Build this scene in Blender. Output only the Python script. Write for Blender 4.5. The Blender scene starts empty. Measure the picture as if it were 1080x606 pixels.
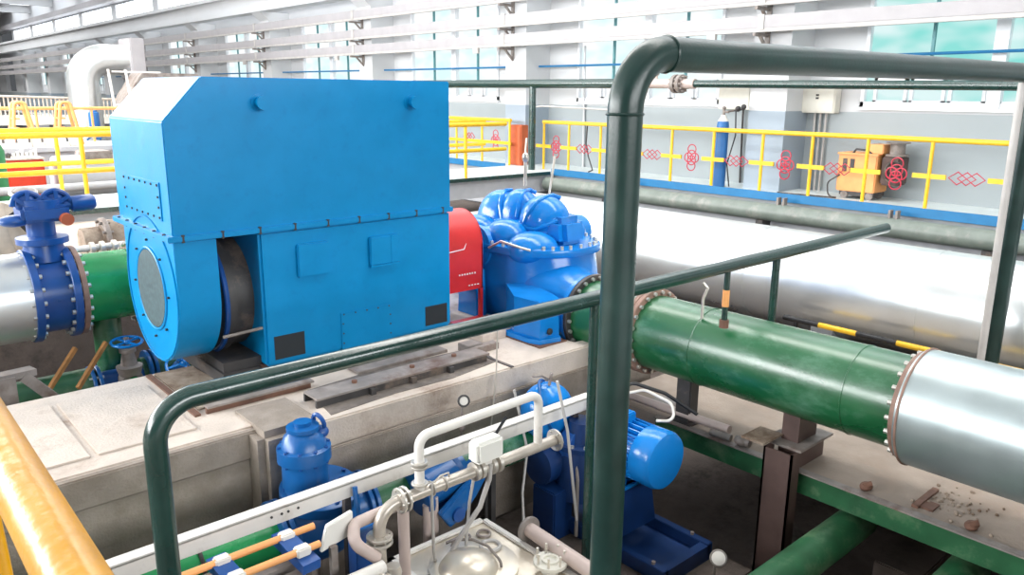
import bpy, bmesh, math, random
from mathutils import Vector, Matrix, Quaternion
random.seed(7)
PI = math.pi
S = bpy.context.scene
COL = S.collection

# ------------------------------------------------------------------ camera
F_PX, CX, CY = 828.0, 540.0, 303.0
PITCH, ROLL, HEAD = (math.radians(v) for v in (13.884, -0.5, 48.254))
hf = Vector((math.cos(HEAD), math.sin(HEAD), 0)); r0 = Vector((math.sin(HEAD), -math.cos(HEAD), 0)); zz = Vector((0, 0, 1))
fw = hf*math.cos(PITCH) - zz*math.sin(PITCH); u0 = hf*math.sin(PITCH) + zz*math.cos(PITCH)
rt = r0*math.cos(ROLL) - u0*math.sin(ROLL); up = r0*math.sin(ROLL) + u0*math.cos(ROLL)
cd = bpy.data.cameras.new('camera'); cam = bpy.data.objects.new('camera', cd); COL.objects.link(cam)
cam.matrix_world = Matrix(((rt.x, up.x, -fw.x, 0), (rt.y, up.y, -fw.y, 0), (rt.z, up.z, -fw.z, 0), (0, 0, 0, 1)))
cd.sensor_width = 36; cd.lens = 36*F_PX/1080; cd.clip_start = .02; cd.clip_end = 400
S.camera = cam

# ------------------------------------------------------------------ light and exposure
S.view_settings.view_transform = 'Standard'; S.view_settings.look = 'None'
S.view_settings.gamma = 1; S.view_settings.use_curve_mapping = False
S.view_settings.exposure = 0.34
W = bpy.data.worlds.new('world'); S.world = W; W.use_nodes = True
bg = W.node_tree.nodes['Background']; bg.inputs[0].default_value = (.86, .92, 1, 1); bg.inputs[1].default_value = .08
def area(name, loc, aim, sx, sy, power, col=(1, 1, 1), spread=180):
    l = bpy.data.lights.new(name, 'AREA'); l.shape = 'RECTANGLE'; l.size = sx; l.size_y = sy; l.energy = power; l.color = col
    l.spread = math.radians(spread)
    o = bpy.data.objects.new(name, l); COL.objects.link(o); o.location = loc
    o.rotation_euler = (Vector(aim)-Vector(loc)).to_track_quat('-Z', 'Y').to_euler()
    return o
area('ceiling_fill_lamp', (6.2, 9, 6.0), (6.2, 9, 0), 1.6, 18, 900, (1, .98, .95))
area('ceiling_fill_lamp', (11.5, 10, 6.0), (11.5, 10, 0), 1.6, 24, 260, (1, .99, .97))
area('ceiling_fill_lamp', (2, 27, 6.0), (2, 27, 0), 5, 12, 1900, (1, .99, .97))  # added so the sloped motor hood reflects white
area('ceiling_fill_lamp', (5, 46, 6.0), (5, 46, 0), 10, 14, 600, (1, .99, .97))
area('ceiling_fill_lamp', (6, 72, 6.0), (6, 72, 0), 10, 30, 2600, (1, .99, .97))  # added to brighten the far end of the hall
area('opposite_window_light', (-8, 16, 2.4), (6, 9, -1.2), 30, 3.5, 5900, (.98, .99, 1))
area('front_fill_light', (4, -9, 2.2), (4, 6, -.8), 12, 3, 1150, (.97, .99, 1))  # added fill for the motor front; no end window is modelled

# ------------------------------------------------------------------ materials
def mat(name, col, rough=.5, metal=0., var=.12, scale=6., bump=0., dirt_sheen=None, dirt_sheen_amt=.0, dirt_sheen_scale=3., stretch=(1, 1, 1), spec=.5, bscale=60.):
    m = bpy.data.materials.new(name); m.use_nodes = True; nt = m.node_tree; N = nt.nodes; L = nt.links
    b = N['Principled BSDF']; b.inputs['Metallic'].default_value = metal; b.inputs['Roughness'].default_value = rough
    b.inputs['Specular IOR Level'].default_value = spec
    tc = N.new('ShaderNodeTexCoord'); mp = N.new('ShaderNodeMapping'); mp.inputs['Scale'].default_value = stretch
    L.new(tc.outputs['Object'], mp.inputs[0])
    n = N.new('ShaderNodeTexNoise'); n.inputs['Scale'].default_value = scale; n.inputs['Detail'].default_value = 5
    L.new(mp.outputs[0], n.inputs['Vector'])
    r = N.new('ShaderNodeValToRGB'); r.color_ramp.elements[0].position = .3; r.color_ramp.elements[1].position = .7
    c = Vector(col)
    r.color_ramp.elements[0].color = (*(c*(1-var)), 1); r.color_ramp.elements[1].color = (*[min(1, v*(1+var)) for v in c], 1)
    L.new(n.outputs['Fac'], r.inputs[0]); out = r.outputs[0]
    if dirt_sheen:
        n2 = N.new('ShaderNodeTexNoise'); n2.inputs['Scale'].default_value = dirt_sheen_scale; n2.inputs['Detail'].default_value = 8; n2.inputs['Roughness'].default_value = .7
        L.new(mp.outputs[0], n2.inputs['Vector'])
        r2 = N.new('ShaderNodeValToRGB'); p = .72-.35*dirt_sheen_amt
        r2.color_ramp.elements[0].position = p-.1; r2.color_ramp.elements[1].position = p+.12
        L.new(n2.outputs['Fac'], r2.inputs[0])
        mx = N.new('ShaderNodeMix'); mx.data_type = 'RGBA'
        L.new(r2.outputs[0], mx.inputs[0]); L.new(out, mx.inputs[6]); mx.inputs[7].default_value = (*dirt_sheen, 1); out = mx.outputs[2]
    L.new(out, b.inputs['Base Color'])
    rr = N.new('ShaderNodeMapRange'); rr.inputs['To Min'].default_value = max(0, rough-.08); rr.inputs['To Max'].default_value = min(1, rough+.1)
    L.new(n.outputs['Fac'], rr.inputs['Value']); L.new(rr.outputs[0], b.inputs['Roughness'])
    if bump:
        n3 = N.new('ShaderNodeTexNoise'); n3.inputs['Scale'].default_value = bscale; n3.inputs['Detail'].default_value = 6
        L.new(mp.outputs[0], n3.inputs['Vector'])
        bp = N.new('ShaderNodeBump'); bp.inputs['Strength'].default_value = bump; bp.inputs['Distance'].default_value = .02
        L.new(n3.outputs['Fac'], bp.inputs['Height']); L.new(bp.outputs[0], b.inputs['Normal'])
    return m
def emit(name, cols, strength, scale=1.2):
    m = bpy.data.materials.new(name); m.use_nodes = True; nt = m.node_tree; N = nt.nodes; L = nt.links
    N.remove(N['Principled BSDF']); e = N.new('ShaderNodeEmission'); e.inputs[1].default_value = strength
    tc = N.new('ShaderNodeTexCoord'); mp = N.new('ShaderNodeMapping'); mp.inputs['Scale'].default_value = (1, .7, 1.6); L.new(tc.outputs['Object'], mp.inputs[0])
    n = N.new('ShaderNodeTexNoise'); n.inputs['Scale'].default_value = scale; n.inputs['Detail'].default_value = 2; L.new(mp.outputs[0], n.inputs[0])
    r = N.new('ShaderNodeValToRGB'); r.color_ramp.elements[0].position = .35; r.color_ramp.elements[1].position = .62
    r.color_ramp.elements[0].color = (*cols[0], 1); r.color_ramp.elements[1].color = (*cols[1], 1)
    L.new(n.outputs['Fac'], r.inputs[0]); L.new(r.outputs[0], e.inputs[0]); L.new(e.outputs[0], N['Material Output'].inputs[0])
    return m
M = {}
M['motor_blue'] = mat('motor blue paint', (.0, .24, .54), .33, var=.05, scale=5, dirt_sheen=(.0, .20, .48), dirt_sheen_amt=.25, dirt_sheen_scale=9, bump=.04, spec=.3)
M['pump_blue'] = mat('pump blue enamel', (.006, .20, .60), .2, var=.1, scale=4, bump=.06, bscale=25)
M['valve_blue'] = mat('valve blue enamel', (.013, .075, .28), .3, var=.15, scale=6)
M['mid_blue'] = mat('valve mid blue enamel', (.006, .10, .32), .3, var=.15, scale=6, dirt_sheen=(.08, .1, .12), dirt_sheen_amt=.15)
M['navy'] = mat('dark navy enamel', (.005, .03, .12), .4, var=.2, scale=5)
M['pipe_green'] = mat('pipe green enamel', (.008, .105, .035), .28, var=.25, scale=3, dirt_sheen=(.10, .24, .15), dirt_sheen_amt=.3, dirt_sheen_scale=5, bump=.03, stretch=(1, .5, 1), spec=.95)  # pale streaks paint in the broad highlight along the pipe
M['bright_green'] = mat('fresh green enamel', (.015, .30, .09), .25, var=.2, scale=4)
M['low_green'] = mat('low pipe green paint', (.018, .10, .04), .42, var=.3, scale=4, dirt_sheen=(.13, .22, .12), dirt_sheen_amt=.3)
M['rail_green'] = mat('dark green pipe paint', (.010, .040, .033), .22, var=.2, scale=8, bump=.03, spec=.9)
M['sheen_green'] = mat('pale sheen green pipe', (.17, .20, .175), .4, var=.15, scale=4, dirt_sheen=(.30, .30, .27), dirt_sheen_amt=.3)  # paler overall, with the reflection along the top put into the colour
M['frame_green'] = mat('frame pipe green paint', (.010, .032, .027), .33, var=.25, scale=6, bump=.05, dirt_sheen=(.03, .06, .05), dirt_sheen_amt=.12)
M['yellow'] = mat('safety yellow paint', (.85, .50, .02), .35, var=.1, scale=10)
M['near_yellow'] = mat('handrail yellow paint', (.62, .29, .006), .3, var=.12, scale=7, bump=.1, bscale=30)
M['red'] = mat('guard red paint', (.62, .022, .022), .35, var=.1, scale=5)
M['motif_red'] = mat('ornament red paint', (.5, .03, .06), .5)
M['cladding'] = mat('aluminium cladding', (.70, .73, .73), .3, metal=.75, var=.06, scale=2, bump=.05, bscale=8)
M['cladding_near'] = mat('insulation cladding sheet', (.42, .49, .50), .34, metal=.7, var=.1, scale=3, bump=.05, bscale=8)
M['concrete'] = mat('weathered concrete', (.30, .255, .215), .85, var=.2, scale=5, bump=.3, dirt_sheen=(.22, .18, .14), dirt_sheen_amt=.45, dirt_sheen_scale=2.2)
M['concrete_top'] = mat('pale concrete screed', (.60, .52, .45), .85, var=.14, scale=4, bump=.25, dirt_sheen=(.30, .22, .17), dirt_sheen_amt=.3, dirt_sheen_scale=2.0)
M['deck_top'] = mat('dusty deck concrete', (.31, .255, .21), .9, var=.15, scale=4, bump=.25, dirt_sheen=(.30, .23, .18), dirt_sheen_amt=.35, dirt_sheen_scale=2.4)
M['pit_floor'] = mat('pit floor concrete', (.13, .10, .085), .85, var=.35, scale=3, bump=.2, dirt_sheen=(.05, .04, .035), dirt_sheen_amt=.5)
M['grey_slab'] = mat('walkway slab paint', (.66, .72, .72), .55, var=.06, scale=3)
M['beam_grey'] = mat('walkway beam concrete', (.45, .46, .48), .8, var=.1, scale=3)
M['wall_white'] = mat('white plaster', (.60, .61, .62), .8, var=.03, scale=1)
M['dado'] = mat('grey dado paint', (.33, .37, .385), .6, var=.04, scale=1)
M['pilaster_dado'] = mat('blue grey dado paint', (.30, .36, .42), .6, var=.04, scale=1)
M['window_white'] = mat('white window frame', (.80, .82, .85), .45, var=.03)
M['window_teal'] = mat('teal mullion', (.10, .27, .29), .5, var=.05)
M['steel_white'] = mat('white painted steel', (.74, .71, .66), .5, var=.07, scale=4, dirt_sheen=(.42, .36, .30), dirt_sheen_amt=.18)
M['busbar'] = mat('pale grey busbar', (.36, .345, .355), .5, var=.07, scale=3)
M['stainless'] = mat('dull stainless', (.62, .58, .52), .32, metal=.6, var=.1, scale=8)
M['tank_steel'] = mat('brushed tank steel', (.72, .65, .54), .3, metal=.55, var=.1, scale=5, bump=.05)
M['grey_pipe'] = mat('grey painted pipe', (.45, .43, .41), .45, var=.1)
M['pink_pipe'] = mat('primer pipe', (.52, .42, .38), .5, var=.1)
M['rust'] = mat('rusty steel', (.15, .075, .05), .75, var=.3, scale=9, bump=.2)
M['dark_steel'] = mat('dark oily steel', (.045, .042, .042), .5, var=.3, scale=8, dirt_sheen=(.22, .16, .12), dirt_sheen_amt=.3)
M['worn_beam'] = mat('worn grey steel', (.25, .22, .20), .55, var=.3, scale=7, dirt_sheen=(.12, .06, .04), dirt_sheen_amt=.35)
M['cover_plate'] = mat('rust stained plate', (.40, .33, .26), .7, var=.2, scale=5, dirt_sheen=(.15, .095, .06), dirt_sheen_amt=.7)
M['brown_steel'] = mat('brown primer steel', (.085, .05, .042), .55, var=.2, scale=6)
M['rust_orange'] = mat('rusty orange steel', (.30, .14, .04), .7, var=.3, scale=9)
M['worn_pipe'] = mat('worn stainless pipe', (.50, .45, .39), .3, metal=.35, var=.15, scale=7)
M['plinth_dark_patch'] = mat('dark mottled concrete', (.13, .11, .095), .7, var=.3, scale=6, dirt_sheen=(.24, .20, .17), dirt_sheen_amt=.4, dirt_sheen_scale=5)
M['black'] = mat('black rubber', (.012, .012, .014), .5)
M['dark'] = mat('dark interior', (.015, .02, .025), .7)
M['grille'] = mat('grille grey mesh', (.05, .09, .10), .55, metal=0, var=.3, scale=30)
M['bolt'] = mat('zinc bolts', (.62, .60, .55), .35, metal=.7, var=.1)
M['flange_rust'] = mat('rusty flange edge', (.28, .17, .13), .6, var=.25, scale=12)
M['teal_edge'] = mat('blue kickplate paint', (.01, .16, .36), .45, var=.08)
M['cloth'] = mat('beige wrap', (.56, .48, .40), .9, var=.2, scale=5, bump=.4, bscale=18)
M['welder_orange'] = mat('orange enamel', (.80, .36, .12), .45, var=.08)
M['cyl_blue'] = mat('cylinder blue', (.02, .13, .36), .4, var=.1)
M['cream'] = mat('cream enamel', (.70, .68, .60), .5, var=.04)
M['white_box'] = mat('white plastic', (.80, .79, .74), .4, var=.03)
M['orange_box'] = mat('rust orange paint', (.48, .10, .03), .5, var=.1)
M['cabinet_red'] = mat('cabinet red', (.70, .05, .02), .45, var=.08)
M['tank_green'] = mat('tank green', (.03, .22, .08), .5, var=.15)
M['pane'] = emit('daylit pane', ((.72, .95, .97), (1, 1, 1)), .85)
M['pane_teal'] = emit('daylit teal pane', ((.30, .82, .76), (.80, 1, 1)), .75)
M['pane_high'] = emit('daylit high pane', ((.80, .90, 1), (1, 1, 1)), 3.0, .5)

# ------------------------------------------------------------------ geometry builder
WO = {}          # world origin of every parent
def V(*a): return Vector(a[0]) if len(a) == 1 else Vector(a)
def frame(d):
    d = V(d).normalized(); a = V(0, 0, 1) if abs(d.z) < .9 else V(1, 0, 0)
    x = a.cross(d).normalized(); return x, d.cross(x), d
class MB:
    def __init__(s): s.bm = bmesh.new()
    def ring(s, c, x, y, r, n, ph=0):
        return [s.bm.verts.new(c + x*(r*math.cos(ph+2*PI*i/n)) + y*(r*math.sin(ph+2*PI*i/n))) for i in range(n)]
    def skin(s, rings, cap=True, close=False):
        n = len(rings[0]); m = len(rings)
        for a in range(m if close else m-1):
            A, B = rings[a], rings[(a+1) % m]
            for i in range(n): s.bm.faces.new((A[i], A[(i+1) % n], B[(i+1) % n], B[i]))
        if cap and not close:
            s.bm.faces.new(rings[0][::-1]); s.bm.faces.new(rings[-1])
        return s
    def lathe(s, p, d, prof, n=32, cap=True):
        x, y, d = frame(d); p = V(p)
        return s.skin([s.ring(p+d*t, x, y, max(r, .0005), n) for t, r in prof], cap)
    def cyl(s, a, b, r, r2=None, n=24):
        a, b = V(a), V(b); return s.lathe(a, b-a, [(0, r), ((b-a).length, r if r2 is None else r2)], n)
    def pipe(s, a, b, r, wall=.012, n=40):        # open-ended thick tube
        a, b = V(a), V(b); L = (b-a).length; x, y, d = frame(b-a)
        return s.skin([s.ring(a, x, y, r, n), s.ring(b, x, y, r, n), s.ring(b, x, y, r-wall, n), s.ring(a, x, y, r-wall, n)], close=True)
    def tube(s, pts, r, n=14, bend=0., close=False, steps=7):
        P = [V(p) for p in pts]; Q = []
        if bend:
            Q = [P[0]]
            for i in range(1, len(P)-1):
                a, b, c = P[i-1], P[i], P[i+1]; u = (a-b).normalized(); v = (c-b).normalized(); ang = u.angle(v)
                t = min(bend/math.tan(ang/2), (a-b).length*.49, (c-b).length*.49) if ang < 3.1 else 0
                if t < 1e-4: Q.append(b); continue
                R = t*math.tan(ang/2); cen = b+(u+v).normalized()*(R/math.sin(ang/2)); s0 = b+u*t-cen; s1 = b+v*t-cen
                tot = s0.angle(s1); ax = s0.cross(s1).normalized()
                for k in range(steps+1): Q.append(cen+Quaternion(ax, tot*k/steps) @ s0)
            Q.append(P[-1])
        else: Q = P
        m = len(Q); rings = []; x = None
        for i in range(m):
            if close: d = (Q[(i+1) % m]-Q[i-1]).normalized()
            else: d = ((Q[i]-Q[i-1]).normalized() if i else V(0, 0, 0)) + ((Q[i+1]-Q[i]).normalized() if i < m-1 else V(0, 0, 0)); d = d.normalized()
            if x is None: x = frame(d)[0]
            else: x = pd.rotation_difference(d) @ x
            pd = d
            x = (x-d*x.dot(d)).normalized(); y = d.cross(x)
            rings.append(s.ring(Q[i], x, y, r, n))
        return s.skin(rings, not close, close)
    def box(s, a, b, bev=0.):
        x0, y0, z0 = [min(p, q) for p, q in zip(a, b)]; x1, y1, z1 = [max(p, q) for p, q in zip(a, b)]
        v = [s.bm.verts.new(p) for p in ((x0, y0, z0), (x1, y0, z0), (x1, y1, z0), (x0, y1, z0), (x0, y0, z1), (x1, y0, z1), (x1, y1, z1), (x0, y1, z1))]
        f = [s.bm.faces.new([v[i] for i in q]) for q in ((3, 2, 1, 0), (4, 5, 6, 7), (0, 1, 5, 4), (1, 2, 6, 5), (2, 3, 7, 6), (3, 0, 4, 7))]
        if bev:
            es = list({e for q in f for e in q.edges}); bmesh.ops.bevel(s.bm, geom=es, offset=bev, segments=2, affect='EDGES')
        return s
    def bar(s, a, b, w, h, upv=(0, 0, 1)):         # rectangular bar from a to b
        a, b = V(a), V(b); d = (b-a).normalized(); x = d.cross(V(upv)).normalized(); y = x.cross(d)
        R = []
        for p in (a, b): R.append([s.bm.verts.new(p+x*(i*w/2)+y*(j*h/2)) for i, j in ((-1, -1), (1, -1), (1, 1), (-1, 1))])
        return s.skin(R)
    def prism(s, pts, ext, bev=0.):
        A = [s.bm.verts.new(V(p)) for p in pts]; B = [s.bm.verts.new(V(p)+V(ext)) for p in pts]; n = len(A)
        fs = [s.bm.faces.new(A[::-1]), s.bm.faces.new(B)]
        for i in range(n): fs.append(s.bm.faces.new((A[i], A[(i+1) % n], B[(i+1) % n], B[i])))
        if bev:
            es = list({e for q in fs for e in q.edges}); bmesh.ops.bevel(s.bm, geom=es, offset=bev, segments=2, affect='EDGES')
        return s
    def ball(s, c, r, rot=None, u=24, v=14):
        r = (r, r, r) if isinstance(r, (int, float)) else r
        mt = Matrix.Translation(c) @ (rot.to_matrix().to_4x4() if rot else Matrix.Identity(4)) @ Matrix.Diagonal((*r, 1))
        bmesh.ops.create_uvsphere(s.bm, u_segments=u, v_segments=v, radius=1, matrix=mt); return s
    def torus(s, c, d, R, r, n=36, k=8, a0=0, a1=2*PI):
        x, y, d = frame(d); c = V(c); full = abs(a1-a0) > 6.2
        m = n if full else n+1
        pts = [c + x*(R*math.cos(a0+(a1-a0)*i/n)) + y*(R*math.sin(a0+(a1-a0)*i/n)) for i in range(m)]
        return s.tube(pts, r, k, close=full)
    def bolts(s, c, d, R, n, r=.014, h=.03, ph=0., k=6):
        x, y, d = frame(d); c = V(c)
        for i in range(n):
            a = ph+2*PI*i/n; p = c + x*(R*math.cos(a)) + y*(R*math.sin(a)); s.cyl(p-d*h, p+d*h, r, n=k)
        return s
    def flange(s, c, d, R, t, n=40):
        d = V(d).normalized(); s.lathe(V(c)-d*(t/2), d, [(0, R-.004), (.004, R), (t-.004, R), (t, R-.004)], n); return s
    def build(s, name, m, parent=None, sharp=35, label=None, mods=None, origin=None):
        bm = s.bm; bmesh.ops.recalc_face_normals(bm, faces=bm.faces)
        for f in bm.faces: f.smooth = True
        bm.normal_update()
        for e in bm.edges:
            if len(e.link_faces) == 2:
                if e.calc_face_angle(0) > math.radians(sharp): e.smooth = False
        if parent: wo = WO[parent.name]; loc = V(0, 0, 0)
        else:
            if origin is None:
                cs = [v.co for v in bm.verts]
                wo = V((min(c.x for c in cs)+max(c.x for c in cs))/2, (min(c.y for c in cs)+max(c.y for c in cs))/2, min(c.z for c in cs))
            else: wo = V(origin)
            loc = wo
        bmesh.ops.translate(bm, verts=bm.verts, vec=-wo)
        me = bpy.data.meshes.new(name); bm.to_mesh(me); bm.free()
        me.materials.append(M[m] if isinstance(m, str) else m)
        o = bpy.data.objects.new(name, me); COL.objects.link(o)
        if parent: o.parent = parent
        o.location = loc; WO[o.name] = wo
        if label: o['label'] = label
        return o
def thing(name, loc, label, cat, group=None):
    o = bpy.data.objects.new(name, None); COL.objects.link(o); o.location = loc; WO[o.name] = V(loc); o.empty_display_size = .1
    o['label'] = label; o['category'] = cat
    if group: o['group'] = group
    return o
def tag(o, label, cat, group=None):
    o['label'] = label; o['category'] = cat
    if group: o['group'] = group
    return o
def struct(o): o['kind'] = 'structure'; return o
def copy_tree(o, delta, label=None):
    c = o.copy(); COL.objects.link(c); c.location = o.location+V(delta)
    if label: c['label'] = label
    for ch in list(o.children):
        d = ch.copy(); COL.objects.link(d); d.parent = c
        for g in list(ch.children):
            e = g.copy(); COL.objects.link(e); e.parent = d
    return c
def bolt_set(parent, m, c, d, R, n, r=.014, h=.03, ph=0., name='bolt', k=6, pts=None):
    """one bolt mesh, copied round a bolt circle (or to given points) as parts of parent"""
    x, y, d = frame(d); c = V(c)
    P = [V(p) for p in pts] if pts else [c + x*(R*math.cos(ph+2*PI*i/n)) + y*(R*math.sin(ph+2*PI*i/n)) for i in range(n)]
    o0 = MB().cyl(P[0]-d*h, P[0]+d*h, r, n=k).build(name, m, parent)
    for p in P[1:]:
        o = o0.copy(); COL.objects.link(o); o.location = p-P[0]

# ================================================================== SETTING
FLOOR, PL, WK, DK = -3.5, -2.1, -1.89, -2.6
struct(MB().box((-12, -2, FLOOR-.2), (13.6, 96, FLOOR)).build('floor', 'pit_floor'))
# machine plinth with a lower pocket under the pump nozzle
pl = MB().prism([(-3, 4.62, FLOOR), (1.90, 4.62, FLOOR), (1.90, 4.80, FLOOR), (2.12, 4.80, FLOOR), (2.12, 4.40, FLOOR), (4.93, 4.36, FLOOR), (4.93, 4.50, FLOOR), (4.74, 4.50, FLOOR), (4.74, 6.0, FLOOR), (5.9, 6.0, FLOOR), (5.9, 7.0, FLOOR), (2.6, 7.0, FLOOR), (2.6, 6.02, FLOOR), (-3, 6.02, FLOOR)], (0, 0, PL-FLOOR), .012)
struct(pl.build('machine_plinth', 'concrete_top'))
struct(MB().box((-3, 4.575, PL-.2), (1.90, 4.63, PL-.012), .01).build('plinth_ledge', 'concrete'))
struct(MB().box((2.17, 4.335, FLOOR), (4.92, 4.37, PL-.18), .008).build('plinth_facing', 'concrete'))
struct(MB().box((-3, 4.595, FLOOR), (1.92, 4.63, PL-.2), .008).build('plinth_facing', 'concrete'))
struct(MB().box((4.76, 4.52, FLOOR), (5.88, 5.98, -2.44), .01).build('pump_pedestal', 'concrete'))
struct(MB().box((1.84, 4.40, FLOOR), (2.30, 4.95, PL+.02), .05).build('plinth_buttress', 'concrete'))
for xa, xb in ((-3, -.1), (-.06, .98), (1.02, 1.60)): struct(MB().box((xa, 4.80, PL), (xb, 5.82, PL+.012), .004).build('screed_panel', 'concrete_top'))
struct(MB().box((-6, -4, -1.9), (4.4, .15, -1.75)).build('operating_platform', 'grey_slab'))
struct(MB().box((-6, .0, FLOOR), (4.4, .15, -1.9)).build('pit_shade_wall', 'concrete'))  # unseen skirt added to keep the front fill out of the pit
struct(MB().box((-6, .15, FLOOR), (-.15, 4.5, -1.75)).build('pit_shade_block', 'concrete'))  # unseen block added to shade the pit from the left
struct(MB().prism([(2.36, 4.45, PL), (2.9, 4.50, PL), (3.4, 4.48, PL), (3.92, 4.56, PL), (3.98, 4.80, PL), (3.85, 4.96, PL), (3.1, 5.02, PL), (2.45, 4.96, PL)], (0, 0, .004)).build('plinth_dark_patch', 'plinth_dark_patch'))  # dark mottled sheet on the plinth around the slide rail
# deck under the discharge pipe
struct(MB().box((5.0, -1.5, DK-.16), (8.15, 4.34, DK), .006).build('pipe_deck', 'deck_top'))
struct(MB().box((8.15, -1.5, FLOOR), (13.3, 30, DK-.25)).build('trench_floor', 'pit_floor'))
# raised walkway along the window wall, and the bridge crossing the hall
wkb = MB().box((14.0, -1, WK-.07), (15.5, 96, WK)); struct(wkb.build('walkway_slab', 'grey_slab'))
struct(MB().box((14.12, -1, -3.0), (15.5, 96, WK-.07)).build('walkway_beam', 'beam_grey'))
struct(MB().box((13.96, -1, WK-.10), (14.0, 14.2, WK+.06)).build('walkway_kickplate', 'teal_edge'))
struct(MB().box((13.96, 16.0, WK-.10), (14.0, 60, WK+.06)).build('walkway_kickplate', 'teal_edge'))
struct(MB().box((-9, 14.2, WK-.07), (14.0, 16.0, WK)).build('bridge_slab', 'grey_slab'))
struct(MB().box((-9, 14.26, WK-.5), (14.1, 14.5, WK-.07)).box((-9, 15.6, WK-.5), (14.1, 15.9, WK-.07)).build('bridge_beam', 'beam_grey'))
struct(MB().box((-9, 14.17, WK-.09), (13.9, 14.2, WK-.01)).build('bridge_edge', 'rail_green'))
for x in (-2, 3.2, 8.6, 12.9):
    struct(MB().box((x, 14.6, FLOOR), (x+.4, 15.5, WK-.07)).build('bridge_pier', 'beam_grey'))
# window wall
XW = 15.5
starts = [2.8-7.6+7.6*i for i in range(0, 13)]
wl = MB()
wl.box((XW, -6, -3.5), (XW+.35, 96, -.2)); wl.box((XW, -6, 2.6), (XW+.35, 96, 3.3)); wl.box((XW, -6, 5.0), (XW+.35, 96, 6.8))
for y in starts: wl.box((XW, y+4.42, -.2), (XW+.35, y+7.6, 2.6)); wl.box((XW, y+5.6, 3.3), (XW+.35, y+6.4, 5.0))
struct(wl.build('wall_right', 'wall_white'))
struct(MB().box((XW-.015, -6, WK), (XW, 96, -.3)).build('wall_dado', 'dado'))
struct(MB().box((-12, 95.6, -3.5), (16, 96, 6.8)).build('wall_far', 'wall_white'))
struct(MB().box((-12, -3, 6.6), (16, 96, 6.8)).build('ceiling', 'wall_white'))
for i, y in enumerate(starts):
    if i > 10: continue
    p = MB().box((14.62, y+5.5, WK), (XW, y+6.32, -.3)); struct(p.build('pilaster_base', 'pilaster_dado'))
    struct(MB().box((14.62, y+5.5, -.3), (XW, y+6.32, 2.75)).build('pilaster', 'wall_white'))
    struct(MB().prism([(14.62, y+5.5, 2.75), (14.62, y+6.32, 2.75), (14.25, y+6.32, 3.05), (14.25, y+5.5, 3.05)], (1.2, 0, 0)).build('corbel', 'wall_white'))
# crane runway girder, upper ledge and ceiling purlins
struct(MB().box((14.2, -6, 3.05), (14.75, 96, 3.2)).box((14.4, -6, 3.2), (14.55, 96, 3.75)).box((14.2, -6, 3.75), (14.75, 96, 3.9)).build('crane_girder', 'wall_white'))
struct(MB().box((14.9, -6, 5.1), (XW, 96, 5.45)).build('eaves_beam', 'busbar'))
for i in range(11):
    y = starts[i]+5.6
    struct(MB().box((-12, y, 6.0), (XW, y+.35, 6.6)).build('ceiling_beam', 'wall_white'))
for x in (13.4, 11, 8.6, 6.2):
    struct(MB().box((x, -3, 6.35), (x+.14, 96, 6.6)).build('ceiling_purlin', 'busbar'))
for i in range(11):
    y = starts[i]+5.95+.6
    for x in (8.95, 11.35, 13.75): struct(MB().box((x, y, 6.56), (x+1.6, y+6.1, 6.595)).build('ceiling_skylight', 'pane_high'))
def window(i, y):
    e = thing('window_%d' % i, (XW, y+2.2, -.2), '', ''); del e['label'], e['category']; e['kind'] = 'structure'
    f = MB(); a, b = -.2, 2.6; y0, y1 = y, y+4.42
    f.box((XW-.05, y0, a), (XW+.12, y1, a+.10)); f.box((XW-.05, y0, b-.07), (XW+.12, y1, b))
    for yy in (y0, y1-.07): f.box((XW-.05, yy, a), (XW+.12, yy+.07, b))
    f.box((XW-.10, y0-.05, a-.05), (XW+.1, y1+.05, a))
    f.box((XW-.08, y0+1.98, a), (XW+.12, y0+2.2, b))
    for k in (0, 1):                              # small casements along the sill
        s0 = y0+.07+k*2.16
        for j in range(3):
            q0, q1 = s0+j*.67, s0+j*.67+.62
            for z in (a+.07, a+.48): f.box((XW-.02, q0, z), (XW+.05, q1, z+.06))
            for q in (q0, q1-.06): f.box((XW-.02, q, a+.07), (XW+.05, q+.06, a+.54))
    f.build('window_frame', 'window_white', e)
    g = MB()
    for yy in (y0+1.0, y0+3.2): g.box((XW+.0, yy, a+.5), (XW+.08, yy+.05, b))
    g.box((XW, y0, 1.45), (XW+.08, y1, 1.51)); g.build('window_mullion', 'window_teal', e)
    MB().box((XW+.06, y0, a), (XW+.07, y1, b)).build('window_pane', 'pane_teal' if i == 2 else 'pane', e)
for i in range(11): window(i+1, starts[i])
for i, y in enumerate(starts[:12]):
    e = thing('window_%d' % (i+20), (XW, y+2.2, 3.3), '', ''); del e['label'], e['category']; e['kind'] = 'structure'
    y0, y1 = y-1.2, y+5.6
    f = MB()
    for k in range(5): f.box((XW, y0+k*(y1-y0-.08)/4, 3.3), (XW+.1, y0+k*(y1-y0-.08)/4+.08, 5.0))
    f.box((XW, y0, 4.1), (XW+.1, y1, 4.18)); f.build('window_frame', 'window_white', e)
    MB().box((XW+.06, y0, 3.3), (XW+.07, y1, 5.0)).build('window_pane', 'pane_high', e)

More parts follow.
